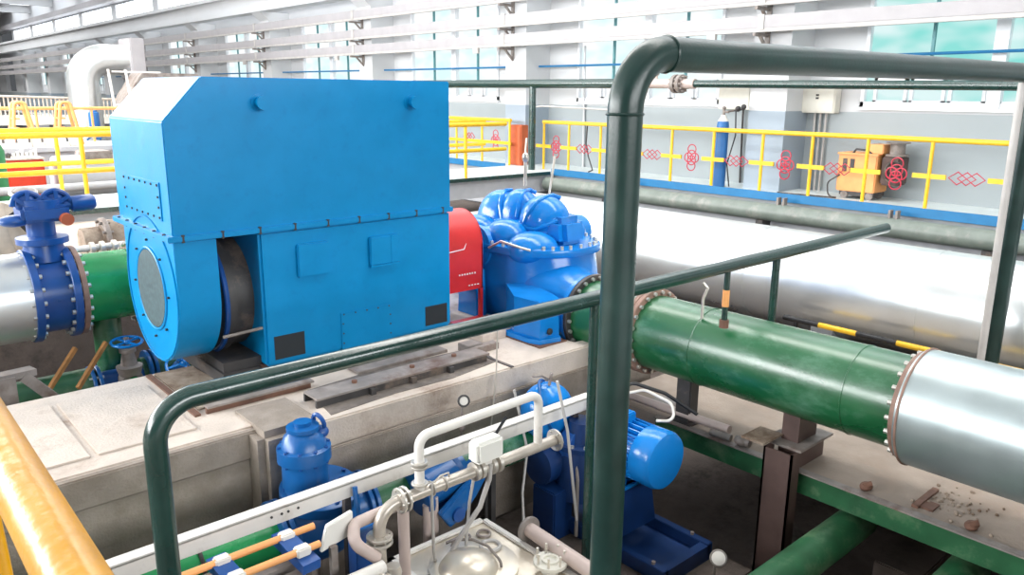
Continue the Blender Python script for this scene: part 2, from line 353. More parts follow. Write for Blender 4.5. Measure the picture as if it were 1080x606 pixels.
# ================================================================== MAIN MOTOR
mt = thing('electric_motor', (3.0, 5.9, PL), 'huge bright blue box-shaped electric motor standing on the concrete plinth', 'motor')
y0, y1 = 5.34, 6.50
hood = MB().prism([(1.738, y0, -.955), (4.052, y0, -.965), (4.052, y0, .09), (2.01, y0, .09), (1.738, y0, -.197)], (0, y1-y0, 0), .008)
hood.build('hood', 'motor_blue', mt)
hfl = MB().box((1.70, y0-.02, -.985), (4.07, y1+.06, -.945), .005).build('hood_flange', 'motor_blue', mt)
bolt_set(hfl, 'dark_steel', (0, 0, 0), (0, 0, 1), 0, 0, .012, .026, pts=[(1.80+i*.27, y0-.012, -.965) for i in range(9)]+[(1.715, y0+.1+i*.2, -.963) for i in range(6)])
ap = MB().box((1.73, 5.50, -.86), (1.741, 6.29, -.60), .002).build('access_panel', 'motor_blue', mt)
bolt_set(ap, 'dark_steel', (0, 0, 0), (1, 0, 0), 0, 0, .009, .01, name='screw', pts=[(1.732, 5.53+i*.12, z) for i in range(7) for z in (-.84, -.62)]+[(1.732, y, z) for y in (5.53, 6.25) for z in (-.77, -.70)])
for x in (2.40, 3.665):
    b = MB().lathe((x, y0+.01, -.076), (0, -1, 0), [(0, .06), (.015, .06), (.016, .032), (.075, .032), (.075, .05), (.095, .05)], 20); b.build('lifting_pin', 'motor_blue', mt)
# lower body
MB().prism([(2.33, y0, -2.0), (4.05, y0, -2.0), (4.05, y0, -.98), (2.33, y0, -.98)], (0, y1-y0, 0), .02).build('motor_body', 'motor_blue', mt)
es = MB().lathe((2.03, 5.92, -1.50), (1, 0, 0), [(0, .16), (.02, .30), (.08, .42), (.1, .46), (.16, .46), (.17, .43), (.32, .43)], 44)
eo = es.build('end_shield', 'dark_steel', mt)
MB().torus((2.12, 5.92, -1.5), (1, 0, 0), .45, .02, 40, 8).build('shield_ring', 'valve_blue', eo)
MB().tube([(2.04, 5.40, -1.72), (2.33, 5.38, -1.70)], .012, 8).build('tie_bar', 'worn_beam', mt)
MB().box((2.04, 5.44, -2.0), (2.33, 6.40, -1.93)).build('foot_plate', 'dark_steel', mt)
vol = MB(); pts = [(1.738, 5.342, -.985)]
yc, zc, R = 5.885, -1.40, .543
for k in range(29):
    a = PI+PI*k/28; pts.append((1.738, yc+R*math.cos(a), zc+R*math.sin(a)))
pts.append((1.738, 6.428, -.985)); vol.prism(pts, (.29, 0, 0), .006)
fan = vol.build('fan_housing', 'motor_blue', mt)
t = MB().torus((1.736, yc, zc), (1, 0, 0), .30, .012, 44, 8); t.torus((1.734, yc, zc), (1, 0, 0), .53, .007, 44, 6)
t.build('inlet_ring', 'motor_blue', fan)
bolt_set(fan, 'dark_steel', (1.734, yc, zc), (1, 0, 0), .36, 8, .009, .012, name='screw')
MB().lathe((1.727, yc, zc), (1, 0, 0), [(0, .285), (.008, .29)], 40).build('inlet_grille', 'grille', fan)
for (xa, xb, za, zb) in ((2.61, 2.87, -1.35, -1.10), (3.23, 3.50, -1.345, -1.115)):
    c = MB().box((xa, y0-.032, za), (xb, y0, zb), .008); c.build('junction_cover', 'motor_blue', mt)
b = MB().box((3.425, y0-.036, -1.345), (3.437, y0-.03, -1.115)); b.box((3.23, y0-.037, -1.36), (3.50, y0-.0, -1.345)); b.build('cover_seam', 'motor_blue', mt)
for (xa, xb, za, zb) in ((2.395, 2.64, -1.955, -1.775), (3.77, 4.0, -1.955, -1.785)):
    MB().box((xa, y0-.004, za), (xb, y0+.03, zb)).build('foot_opening', 'dark', mt)
pn = MB().box((2.955, y0-.008, -1.995), (3.425, y0, -1.69), .003).build('bottom_panel', 'motor_blue', mt)
bolt_set(pn, 'dark_steel', (0, 0, 0), (0, 1, 0), 0, 0, .006, .007, name='screw', pts=[(2.98+i*.105, y0-.009, -1.705) for i in range(5)]+[(x, y0-.009, z) for x in (2.972, 3.41) for z in (-1.78, -1.86, -1.94)])
base = MB().box((2.31, y0-.05, -2.1), (4.10, y0+.25, -2.0), .004).box((2.31, 6.2, -2.1), (4.10, 6.5, -2.0), .004); base.build('sole_plate', 'rust', mt)
MB().box((2.02, 5.40, -2.1), (2.31, 6.45, -2.0)).build('foot_block', 'dark_steel', mt)
t = MB().box((4.05, 5.5, -.95), (4.11, 5.62, -.78), .01).cyl((4.09, 5.55, -1.1), (4.09, 5.55, -.80), .03); t.build('terminal_stub', 'dark_steel', mt)

# red guard over the coupling
gd = thing('coupling_guard', (4.4, 5.85, PL), 'red sheet metal coupling guard between blue motor and blue pump', 'guard')
YC, ZC = 5.85, -1.44
out, inn = [], []
for k in range(17):
    a = PI-PI*k/16; out.append((4.14, YC+.30*math.cos(a), -1.36+.30*math.sin(a))); inn.append((4.14, YC+.288*math.cos(a), -1.36+.288*math.sin(a)))
pts = [(4.14, YC-.30, -1.78)]+out+[(4.14, YC+.30, -1.78), (4.14, YC+.288, -1.78)]+inn[::-1]+[(4.14, YC-.288, -1.78)]
MB().prism(pts, (.44, 0, 0)).build('guard_shell', 'red', gd)
MB().prism([(4.57, p[1], p[2]) for p in [(0, YC-.30, -1.78)]+out+[(0, YC+.30, -1.78)]], (.012, 0, 0)).build('end_plate', 'red', gd)
for x in (4.14, 4.55):
    for y in (YC-.30, YC+.27): MB().box((x, y, -2.1), (x+.035, y+.03, -1.77)).build('leg', 'red', gd)
for q in (-.31, .25): MB().box((4.14, YC+q, -2.1), (4.585, YC+q+.06, -2.06)).build('foot_bar', 'red', gd)
w = MB()
for i in range(7): w.box((4.30+i*.03, YC-.303, -1.63), (4.315+i*.03, YC-.299, -1.615))
for i in range(4): w.box((4.41+i*.035, YC-.303, -1.74), (4.43+i*.035, YC-.299, -1.73))
w.build('stencil_marks', 'white_box', gd)
w = MB().tube([(4.14, YC-.303, -1.40), (4.36, YC-.303, -1.385), (4.40, YC-.29, -1.32), (4.57, YC-.29, -1.31)], .005, 6); w.build('chalk_line', 'window_white', gd)
MB().cyl((4.10, YC, ZC), (4.56, YC, ZC), .07).lathe((4.2, YC, ZC), (1, 0, 0), [(0, .14), (.1, .2), (.2, .2), (.3, .12)], 28).build('coupling', 'pump_blue', gd)

# ================================================================== DOUBLE SUCTION PUMP
pm = thing('split_case_pump', (5.25, 5.85, -2.44), 'glossy bright blue split case pump with rounded casing beside the red guard', 'pump')
PX, PY = 5.28, 5.82
def outline(z, sx, sy, ox=0, oy=0, n=44, e=2.6):
    P = []
    for i in range(n):
        a = 2*PI*i/n; c, s_ = math.cos(a), math.sin(a)
        P.append(V(PX+ox+sx*math.copysign(abs(c)**(2/e), c), PY+oy+sy*math.copysign(abs(s_)**(2/e), s_), z))
    return P
def loft(mb, rings):
    R = [[mb.bm.verts.new(p) for p in r] for r in rings]; return mb.skin(R)
lc = MB(); loft(lc, [outline(-2.40, .30, .62, 0, -.08), outline(-2.25, .40, .74, -.02, -.12), outline(-2.0, .48, .84, -.03, -.12), outline(-1.75, .51, .87, -.02, -.07), outline(-1.6, .515, .86, 0, -.03), outline(-1.46, .53, .85)])
lc.build('lower_casing', 'pump_blue', pm)
fl = MB(); loft(fl, [outline(-1.465, .57, .90), outline(-1.455, .575, .905), outline(-1.405, .575, .905), outline(-1.395, .57, .90)]); fo = fl.build('split_flange', 'pump_blue', pm)
bolt_set(fo, 'bolt', (0, 0, 0), (0, 0, 1), 0, 0, .017, .02, name='nut', pts=[(p.x, p.y, -1.382) for p in outline(0, .535, .865, n=40)])
uc = MB()
uc.ball((5.33, 5.50, -1.22), (.23, .28, .26)); uc.ball((5.33, 5.55, -1.40), (.26, .36, .30))
uc.ball((5.33, 5.85, -1.30), (.22, .27, .37)); uc.ball((5.30, 6.10, -1.30), (.22, .32, .34)); uc.ball((5.30, 5.9, -1.42), (.30, .66, .26))
uc.ball((5.02, 5.70, -1.38), (.22, .26, .19)); uc.ball((5.00, 5.32, -1.42), (.26, .24, .16)); uc.ball((5.02, 6.15, -1.40), (.22, .30, .20))
uc.lathe((PX-.56, PY, ZC), (1, 0, 0), [(0, .15), (.2, .19), (.92, .19), (1.12, .15)], 28)
uc.prism([(5.17, 5.06, -1.41), (5.52, 5.10, -1.41), (5.62, 5.42, -1.41), (5.16, 5.44, -1.41)], (.02, .06, .27), .06)
uco = uc.build('upper_casing', 'pump_blue', pm, sharp=50)
def arch(cx, cy, cz, ry, rz, x0, x1, a0, a1, r=.02, n=26):
    return [(cx+x0+(x1-x0)*k/n, cy+ry*math.cos(a0+(a1-a0)*k/n), cz+rz*math.sin(a0+(a1-a0)*k/n)) for k in range(n+1)]
for P in ([(5.107, 5.566, -1.236), (5.112, 5.52, -1.141), (5.145, 5.479, -1.067), (5.201, 5.462, -1.007), (5.269, 5.443, -.975), (5.394, 5.458, -.963), (5.46, 5.42, -.99)],
          [(5.107, 5.566, -1.236), (5.104, 5.496, -1.267), (5.115, 5.416, -1.268), (5.15, 5.326, -1.228), (5.226, 5.254, -1.182), (5.313, 5.229, -1.157), (5.45, 5.26, -1.17), (5.56, 5.4, -1.2)],
          [(5.155, 5.714, -1.19), (5.181, 5.718, -1.097), (5.225, 5.74, -1.011), (5.305, 5.775, -.947), (5.394, 5.789, -.94), (5.45, 5.76, -.97)],
          [(5.12, 5.89, -1.25), (5.149, 5.96, -1.103), (5.192, 5.996, -1.025), (5.282, 6.029, -.965), (5.363, 6.025, -.965)],
          [(4.92, 5.95, -1.42), (4.87, 5.75, -1.36), (4.86, 5.55, -1.37), (4.84, 5.4, -1.40)]):
    MB().tube(P, .022, 8).build('casing_rib', 'pump_blue', uco)
for sx in (-1, 1):
    h = MB().lathe((PX+sx*.50, PY, ZC), (sx, 0, 0), [(0, .20), (.05, .20), (.06, .13), (.20, .13), (.21, .19), (.25, .19), (.40, .17), (.44, .10)], 28)
    h.prism([(PX+sx*.55, PY-.12, -1.65), (PX+sx*.55, PY+.12, -1.65), (PX+sx*.55, PY+.16, -2.3), (PX+sx*.55, PY-.16, -2.3)], (sx*.12, 0, 0))
    h.build('bearing_housing', 'pump_blue', pm)
# nozzle to the discharge flange, and suction nozzle behind
nz = MB(); A = (5.25, 5.35, -1.80); B = (5.10, 4.66, -1.93)
rings = []
for k in range(9):
    t = k/8; ts = t*t*(3-2*t); c = V(A).lerp(V(B), t); rx = .44*(1-ts)+.31*ts; rz = .36*(1-ts)+.31*ts
    rings.append([nz.bm.verts.new((c.x+rx*math.cos(2*PI*i/36), c.y, c.z+rz*math.sin(2*PI*i/36))) for i in range(36)])
nz.skin(rings); no = nz.build('discharge_nozzle', 'pump_blue', pm)
f = MB().flange((5.10, 4.665, -1.93), (0, 1, 0), .365, .05); f.build('nozzle_flange', 'pump_blue', no)
MB().cyl((5.35, 6.4, -1.85), (5.4, 7.4, -1.9), .38, .42, 36).flange((5.4, 7.4, -1.9), (0, 1, 0), .5, .06).build('suction_nozzle', 'pump_blue', pm)
ft = MB().prism([(4.45, 4.62, -2.1), (4.66, 4.58, -2.1), (4.72, 4.68, -2.1), (4.72, 5.04, -2.1), (4.41, 5.04, -2.1), (4.41, 4.72, -2.1)], (0, 0, .05))
R = []
for z, e in ((-2.06, 0), (-1.86, -.01), (-1.72, .0)):
    R.append([ft.bm.verts.new(p) for p in ((4.46-e, 4.64, z), (4.68+e, 4.62, z), (4.76+e, 4.80, z), (4.9+e, 5.25, z), (4.70-e, 5.35, z), (4.44-e, 4.95, z))])
ft.skin(R); ft.build('foot', 'pump_blue', pm)
MB().ball((4.56, 4.615, -1.99), (.03, .02, .03)).build('foot_hole', 'dark', pm)
MB().box((4.40, 4.57, -2.115), (4.73, 5.06, -2.09)).build('foot_shim', 'rust', pm)
MB().ball((5.80, 5.56, -1.37), (.10, .15, .12)).cyl((5.60, 5.6, -1.42), (5.82, 5.55, -1.38), .09).build('end_bulge', 'pump_blue', pm)
MB().tube([(5.36, PY, -.9), (5.36, PY, -.62), (5.36, PY, -.60)], .018, 10).ball((5.36, PY, -.62), (.035, .035, .05)).build('vent_pipe', 'stainless', pm)
MB().tube([(5.55, PY-.15, -1.0), (5.62, PY-.12, -.80), (5.72, PY-.05, -.62)], .012, 8).build('air_tube', 'stainless', pm)
MB().tube([(4.70, 5.60, -1.42), (4.72, 5.45, -1.34), (4.76, 5.25, -1.37), (4.82, 5.15, -1.395)], .012, 8).build('seal_hose', 'stainless', pm)

# ================================================================== DISCHARGE LINE
GX, GZ, GR = 5.10, -1.93, .31
dp = thing('discharge_pipe', (GX, 3.1, GZ-GR), 'thick shiny green discharge pipe running from the blue pump to the silver section', 'pipe')
MB().cyl((GX, 4.62, GZ), (GX, 1.80, GZ), GR, n=56).build('pipe_barrel', 'pipe_green', dp)
for y, R in ((4.615, .365), (3.965, .365), (3.92, .365), (1.80, .355)):
    f = MB().flange((GX, y, GZ), (0, 1, 0), R, .042, 48).build('flange', 'flange_rust' if y < 4.6 else 'dark_steel', dp)
    bolt_set(f, 'bolt', (GX, y, GZ), (0, 1, 0), .337, 22, .017, .045)
for y in (3.36, 2.15): MB().torus((GX, y, GZ), (0, 1, 0), GR, .006, 56, 6).build('weld_seam', 'pipe_green', dp)
MB().tube([(4.93, 3.34, -1.66), (4.93, 3.34, -1.5), (4.95, 3.32, -1.42), (4.93, 3.35, -1.38)], .012, 8).build('wire_tail', 'stainless', dp)
sp = thing('clad_pipe_section', (GX, .4, GZ-.38), 'silver sheet clad pipe end joined to the green discharge pipe at the lower right', 'pipe')
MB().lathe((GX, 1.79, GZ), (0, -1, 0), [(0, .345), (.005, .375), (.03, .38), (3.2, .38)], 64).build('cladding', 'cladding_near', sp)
MB().torus((GX, 1.765, GZ), (0, 1, 0), .382, .008, 64, 6).build('end_band', 'flange_rust', sp)
b = thing('suction_header', (8.9, 3, -2.8), 'giant silver clad pipe lying behind the green discharge pipe', 'pipe')
SX, SZ, SR = 8.74, -2.147, .586
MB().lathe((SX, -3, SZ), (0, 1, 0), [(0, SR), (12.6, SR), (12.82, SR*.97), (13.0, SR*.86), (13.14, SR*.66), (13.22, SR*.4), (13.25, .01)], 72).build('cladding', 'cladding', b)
for y in (-1, 1, 3, 5, 7.2, 9.5): MB().torus((SX, y, SZ), (0, 1, 0), SR+.001, .005, 72, 6).build('cladding_seam', 'cladding', b)
for y in (.5, 3.9, 8.3): MB().box((SX-.45, y, -2.86), (SX+.45, y+.25, -2.55)).build('saddle', 'beam_grey', b)
# suction elbow behind the motor
e = tag(MB().tube([(5.4, 7.45, -1.9), (5.5, 8.1, -1.95), (7.2, 8.7, -2.05), (8.2, 8.7, -2.1)], .40, 36, bend=.7).build('clad_branch_pipe', 'cladding'), 'grey clad branch pipe glimpsed behind the motor and red guard', 'pipe')
# long gutter pipe below the walkway edge
gp = thing('walkway_pipe', (13.75, 6, -2.4), 'long dark green pipe with pale top under the blue walkway edge', 'pipe')
MB().cyl((13.72, -1, -2.18), (13.72, 14.1, -2.18), .17, n=32).build('pipe_barrel', 'sheen_green', gp)
for y in (5.5, 7.6, 11.3):
    MB().box((13.66, y+.02, -2.03), (13.78, y+.06, -1.88)).build('pipe_clip', 'worn_beam', gp); MB().box((13.66, y+.14, -2.03), (13.78, y+.18, -1.88)).build('pipe_clip', 'worn_beam', gp)
for y in (0, 4, 8, 12): MB().box((13.6, y, -3.5), (13.9, y+.15, -2.34)).build('bracket', 'dark_steel', gp)
tag(MB().cyl((13.2, -1, -2.52), (13.2, 14.0, -2.52), .10, n=24).build('drain_pipe', 'rail_green'), 'thin dark pipe running low behind the giant silver pipe', 'pipe')

# ================================================================== GREEN FRAME PIPES
fp = thing('overhead_pipe', (2.545, 2.17, FLOOR), 'thick dark green inverted U pipe frame crossing the foreground', 'pipe')
MB().tube([(2.545, 2.17, FLOOR), (2.555, 2.17, .165), (7.80, 2.17, .20), (7.78, 2.17, DK)], .074, 28, bend=.24, steps=12).build('frame_pipe', 'frame_green', fp, sharp=60)
MB().torus((2.553, 2.17, -.08), (0, 0, 1), .074, .007, 28, 6).build('weld_ring', 'frame_green', fp)
MB().torus((2.80, 2.17, .167), (1, 0, 0), .074, .007, 28, 6).build('weld_ring', 'frame_green', fp)
MB().lathe((7.78, 2.17, DK), (0, 0, 1), [(0, .14), (.02, .14)], 24).build('base_plate', 'frame_green', fp)
tag(MB().tube([(7.64, 2.2, DK), (7.58, 2.2, .12)], .032, 14).build('conduit_post', 'grey_pipe'), 'slim pale grey conduit beside the right green frame post', 'conduit')
hr = thing('green_handrail', (3, 3.1, FLOOR), 'dark green pipe handrail sloping across the middle in front of the motor', 'handrail')
MB().tube([(.86, 3.08, FLOOR), (.86, 3.08, -1.2), (7.5, 3.12, -1.2)], .046, 22, bend=.17, steps=10).build('top_pipe', 'rail_green', hr, sharp=60)
for x, z in ((3.44, FLOOR), (5.53, -1.98)): MB().cyl((x, 3.1, z), (x, 3.1, -1.23), .030, n=16).build('post', 'rail_green', hr)
MB().bar((5.34, 3.1, -1.95), (5.56, 3.1, -1.95), .08, .03).build('post_bracket', 'rail_green', hr)
p = MB().cyl((4.86, 3.1, -1.66), (4.86, 3.1, -1.23), .022, n=16).build('short_post', 'rail_green', hr)
MB().cyl((4.86, 3.1, -1.50), (4.86, 3.1, -1.375), .026, n=16).build('yellow_sleeve', 'welder_orange', p, label='yellow painted sleeve')
MB().cyl((4.86, 3.1, -1.66), (4.86, 3.1, -1.60), .035, n=14).build('foot', 'rust', p)
ep = thing('eye_level_pipe', (13.8, 9, .2), 'long green eye-level pipe before the windows, on a post at the bridge corner', 'pipe')
MB().cyl((13.8, 20.5, .24), (13.8, 11.2, .23), .105, n=20).build('pipe_run', 'rail_green', ep)
MB().cyl((13.8, 11.2, .23), (13.8, 9.9, .22), .10, n=20).build('primer_piece', 'pink_pipe', ep)
MB().cyl((13.8, 9.9, .22), (13.8, 1.0, .15), .075, n=20).build('pipe_run', 'rail_green', ep)
for y in (10.25, 10.38): f = MB().flange((13.8, y, .22), (0, 1, 0), .19, .08, 28).build('flange', 'worn_beam', ep)
bolt_set(f, 'worn_beam', (13.8, 10.3, .22), (0, 1, 0), .15, 10, .02, .16)
MB().tube([(13.8, 10.9, .3), (13.8, 10.9, .42), (13.75, 10.8, .47), (13.75, 10.6, .44)], .03, 8).ball((13.8, 10.9, .45), .07).build('drain_valve', 'pink_pipe', ep)
MB().cyl((13.8, 14.75, -2.2), (13.8, 14.75, .2), .085, n=18).build('post', 'rail_green', ep)
MB().tube([(13.75, 14.9, -2.1), (13.72, 14.9, -1.4), (13.74, 14.88, -1.1)], .03, 8).build('cable_loop', 'stainless', ep)
MB().tube([(13.8, 14.6, -.32), (13.8, 14.4, -.30), (13.8, 11.5, -.36)], .022, 8).build('side_rod', 'grey_pipe', ep)
tag(MB().tube([(15.1, 60, .80), (15.1, 33, .76), (15.1, 21, .715), (15.1, 13, .70), (15.1, -1, .78)], .028, 10).build('wall_conduit', 'teal_edge'), 'thin blue conduit running level along the window wall', 'conduit')
tag(MB().tube([(12.9, 11.3, .0), (12.9, 11.0, -.25), (12.85, 10.95, -.45)], .02, 8).build('hanging_cable', 'black'), 'short black cable hanging beside the thick green post', 'cable')

# ------------------------------------------------------------------ conductor bars under the girder
for z, w, nm in ((1.345, .15, 'lowest'), (1.835, .15, 'middle'), (2.44, .14, 'highest')):
    b = thing('conductor_bar', (14.25, 40, z), '%s of the three pale grey conductor bars along the window wall' % nm, 'busbar', 'overhead conductor bars')
    MB().box((14.17, -4, z-.085), (14.33, 94, z+.155), .01).build('bar_shell', 'busbar', b)
    MB().box((14.17, -4, z-.155), (14.27, 94, z-.085), .008).build('shaded_underside', 'grey_pipe', b)  # darker grey paints in the shaded underside of the bar
    for y in (1.2, 8.8, 16.4, 24, 31.6, 39.2, 46.8): MB().box((14.15, y-.14, z-.11), (14.35, y-.02, z+.17)).build('splice_clamp', 'grey_pipe', b)
for i, y in enumerate(starts[1:8]):
    y += 6.02-7.6+7.6
    b = thing('bar_bracket', (14.5, y, 2), 'steel angle bracket carrying the bars on the %s pilaster from the right' % ('first second third fourth fifth sixth seventh'.split()[i]), 'bracket', 'conductor bar brackets')
    s = MB()
    for z in (1.16, 1.65, 2.26): s.box((14.1, y-.03, z-.04), (14.62, y+.03, z+.02)); s.bar((14.3, y, z), (14.62, y, z-.3), .05, .05)
    s.box((14.58, y-.05, .9), (14.64, y+.05, 2.6)); s.build('bracket_arm', 'worn_beam', b)
    MB().box((14.12, y+.9, 1.05), (14.2, y+1.1, 1.2)).build('insulator', 'grey_pipe', b)
# ================================================================== YELLOW RAILINGS
def motif_diamond(mb, o, u, z, w, h, r=.012):
    for k in (-1, 0, 1):
        c = V(o)+V(u)*(k*w*.25)+V(0, 0, z); a = w*.25
        mb.tube([c+V(u)*a, c+V(0, 0, h/2), c-V(u)*a, c-V(0, 0, h/2)], r, 6, close=True)
def motif_round(mb, o, u, z, R, r=.012):
    for du, dz in ((0, 1.25), (0, -1.25), (.55, 0), (-.55, 0), (0, .4), (0, -.4)):
        c = V(o)+V(u)*(du*R)+V(0, 0, z+dz*R); n = V(u).cross(V(0, 0, 1)); mb.torus(c, n, R*.72, r, 18, 5)
wr = thing('walkway_railing', (14.19, 10, WK), 'yellow walkway railing with red ornaments, in front of the window wall', 'railing')
MB().cyl((14.19, .6, -.70), (14.19, 14.75, -.70), .045, n=16).build('top_rail', 'yellow', wr)
ys = [1.9, 3.0, 4.12, 5.30, 6.39, 7.44, 8.48, 9.62, 10.69, 11.75, 12.78, 13.83, 14.72]
for i, y in enumerate(ys):
    MB().cyl((14.19, y, WK), (14.19, y, -.70), .032, n=12).build('post', 'yellow', wr)
    MB().box((14.17, y-.27, -1.345), (14.21, y+.27, -1.265)).build('mid_bar', 'yellow', wr)
for i in range(len(ys)-1):
    m = (ys[i]+ys[i+1])/2; mb = MB()
    if i % 2 == 0: motif_diamond(mb, (14.19, m, 0), (0, 1, 0), -1.305, .56, .21)
    else: motif_round(mb, (14.19, m, 0), (0, 1, 0), -1.305, .14)
    mb.build('diamond_ornament' if i % 2 == 0 else 'round_ornament', 'motif_red', wr, label='red wire ornament')
wr2 = thing('walkway_railing', (14.19, 20, WK), 'yellow walkway railing beyond the bridge corner, right behind the motor edge', 'railing')
MB().cyl((14.19, 16.0, -.70), (14.19, 44, -.70), .045, n=12).build('top_rail', 'yellow', wr2)
MB().box((14.17, 16.0, -1.345), (14.21, 44, -1.265)).build('mid_bar', 'yellow', wr2)
mb = MB()
for i in range(24):
    MB().cyl((14.19, 16.05+i*1.16, WK), (14.19, 16.05+i*1.16, -.70), .032, n=10).build('post', 'yellow', wr2)
    if i < 6: (motif_diamond(mb, (14.19, 16.63+i*1.16, 0), (0, 1, 0), -1.2, .5, .22) if i % 2 else motif_round(mb, (14.19, 16.63+i*1.16, 0), (0, 1, 0), -1.25, .14))
mb.build('red_ornament', 'motif_red', wr2)
def bridge_rail(y, label, xs, xe):
    r = thing('bridge_railing', (5, y, WK), label, 'railing', 'bridge railings')
    MB().cyl((xs, y, -.70), (xe, y, -.70), .05, n=14).build('top_rail', 'yellow', r)
    MB().cyl((xs, y, -1.28), (xe, y, -1.28), .045, n=12).build('mid_rail', 'yellow', r)
    x = 3.24
    while x > xs+.2: x -= 1.3
    while x < xe:
        MB().cyl((x, y, WK-.05), (x, y, -.70), .035, n=12).build('post', 'yellow', r); x += 1.512*.87
bridge_rail(14.22, 'yellow bridge railing nearer to the big blue motor', -6, 12.45)
bridge_rail(15.9, 'yellow bridge railing on the far side of the bridge', -6, 13.2)
nr = thing('foreground_handrail', (.135, .95, -.45), 'thick glossy orange yellow handrail in the near lower left corner', 'handrail')
MB().cyl((.125, .35, -.45), (.137, 2.2, -.45), .030, n=28).build('top_rail', 'near_yellow', nr)
MB().cyl((.19, 1.66, -1.6), (.15, 1.66, -.45), .012, n=14).build('post', 'near_yellow', nr)

# ================================================================== ALONG THE WINDOW WALL
gc = thing('gas_cylinder', (14.45, 9.60, WK), 'tall blue gas cylinder standing by the wall behind the yellow railing', 'cylinder')
MB().lathe((14.45, 9.60, WK), (0, 0, 1), [(0, .11), (.02, .125), (1.28, .125), (1.36, .11), (1.43, .06)], 28).build('body', 'cyl_blue', gc)
MB().lathe((14.45, 9.60, WK+1.36), (0, 0, 1), [(0, .112), (.05, .085), (.09, .055), (.13, .05)], 24).build('shoulder_band', 'steel_white', gc)
MB().cyl((14.45, 9.6, WK+1.48), (14.45, 9.6, WK+1.60), .03).cyl((14.45, 9.48, WK+1.55), (14.45, 9.6, WK+1.55), .025).ball((14.45, 9.6, WK+1.63), .04).build('valve', 'worn_beam', gc)
MB().ball((14.42, 9.25, WK+1.62), .06).ball((14.42, 9.12, WK+1.66), .055).cyl((14.45, 9.5, WK+1.56), (14.42, 9.1, WK+1.62), .02).build('gas_regulator', 'dark_steel', gc)
tag(MB().tube([(14.42, 9.3, -.28), (14.4, 9.25, -.8), (14.42, 9.42, -1.4), (14.45, 9.35, WK+.02)], .014, 8).build('gas_hose', 'black'), 'black hose hanging from the gas cylinder regulator', 'hose')
def wall_box(name, x, y0, y1, z0, z1, m, label):
    b = thing(name, (x, (y0+y1)/2, z0), label, 'box')
    MB().box((XW-.24, y0, z0), (XW-.016, y1, z1), .012).build('enclosure', m, b)
    MB().box((XW-.255, y0+.03, z0+.03), (XW-.24, y1-.03, z1-.03), .006).build('door', m, b); return b
b = wall_box('electrical_box', XW-.1, 7.62, 8.40, -.33, .28, 'cream', 'cream electrical box with conduits to the right of the blue grey pilaster')
s = MB()
for i, z in enumerate((.02, -.04)): s.box((XW-.265, 7.96, z-.02), (XW-.255, 8.02, z+.015))
s.build('warning_marks', 'dark_steel', b)
for i in range(3): MB().tube([(XW-.1, 7.85+i*.12, -.33), (XW-.1, 7.85+i*.10, WK)], .022, 8).build('conduit', 'grey_pipe', b)
b = wall_box('switch_box', XW-.1, 9.5, 10.3, -.30, .34, 'cream', 'cream switch box on the wall above the gas cylinder')
MB().tube([(XW-.1, 9.75, -.3), (XW-.06, 9.72, WK)], .022, 8).build('conduit', 'dark_steel', b)
tag(MB().tube([(15.44, 14.55, 1.2), (15.44, 14.5, WK)], .03, 8).build('wall_pipe', 'wall_white'), 'white pipe running down the wall left of the large window', 'pipe')
tag(MB().tube([(14.6, 13.6, -.72), (14.62, 13.65, -1.2), (14.5, 13.45, -1.5), (14.4, 13.2, -1.82), (14.3, 13.25, -1.86)], .018, 8).build('loose_cable', 'dark_steel'), 'dark loose cable dangling behind the walkway railing', 'cable')
wd = thing('welding_machine', (14.95, 6.75, WK), 'orange welding machine on small wheels against the grey wall', 'machine')
MB().box((14.70, 6.42, WK+.14), (15.25, 7.16, -1.06), .02).build('body', 'welder_orange', wd)
MB().box((14.68, 6.40, -1.07), (15.27, 7.18, -1.03), .008).build('lid', 'welder_orange', wd)
for y in (6.84, 6.98): MB().box((14.69, y, -1.38), (14.71, y+.08, -1.14)).build('vent_slot', 'dark_steel', wd)
MB().box((14.74, 6.44, WK+.06), (15.2, 7.1, WK+.14)).build('chassis', 'dark_steel', wd)
for x in (14.76, 15.15):
    for y in (6.52, 7.0): MB().cyl((x-.03, y, WK+.07), (x+.03, y, WK+.07), .07, n=20).build('wheel', 'worn_beam', wd)
MB().tube([(14.72, 6.9, -1.04), (14.74, 6.85, -.96), (14.74, 6.65, -.97), (14.74, 6.55, -1.04)], .02, 8).build('handle', 'dark_steel', wd)
wf = thing('wire_feeder', (14.95, 6.2, -1.03), 'small wire feeder and cable drum perched beside the orange welding machine', 'machine')
MB().box((14.76, 6.36, -1.03), (15.2, 6.66, -.86), .015).build('housing', 'welder_orange', wf)
MB().lathe((14.95, 6.18, -1.06), (0, 0, 1), [(0, .2), (.03, .2), (.04, .13), (.22, .13), (.23, .2), (.26, .2)], 24).build('cable_drum', 'worn_beam', wf)
MB().box((14.78, 6.05, WK+.3), (15.2, 6.38, -1.06), .03).build('support_frame', 'brown_steel', wf)
MB().torus((14.76, 6.12, -1.3), (1, .2, 0), .15, .02, 24, 8).torus((14.76, 6.15, -1.38), (1, 0, .1), .14, .02, 24, 8).build('coiled_cable', 'dark_steel', wf)
MB().tube([(14.7, 7.1, -1.45), (14.6, 7.28, -1.6), (14.6, 7.25, WK+.02), (14.5, 6.9, WK+.02), (14.4, 8.2, WK+.015)], .014, 8, bend=.12).build('power_cable', 'dark_steel', wd)
fb = thing('hydrant_box', (13.9, 16.0, WK), 'rust orange upright hydrant box behind the railing corner next to the motor', 'box')
MB().box((14.35, 15.75, WK), (14.6, 16.2, -.82), .015).build('enclosure', 'orange_box', fb)
MB().box((14.335, 15.79, WK+.05), (14.35, 16.16, -.87), .006).build('door', 'orange_box', fb)

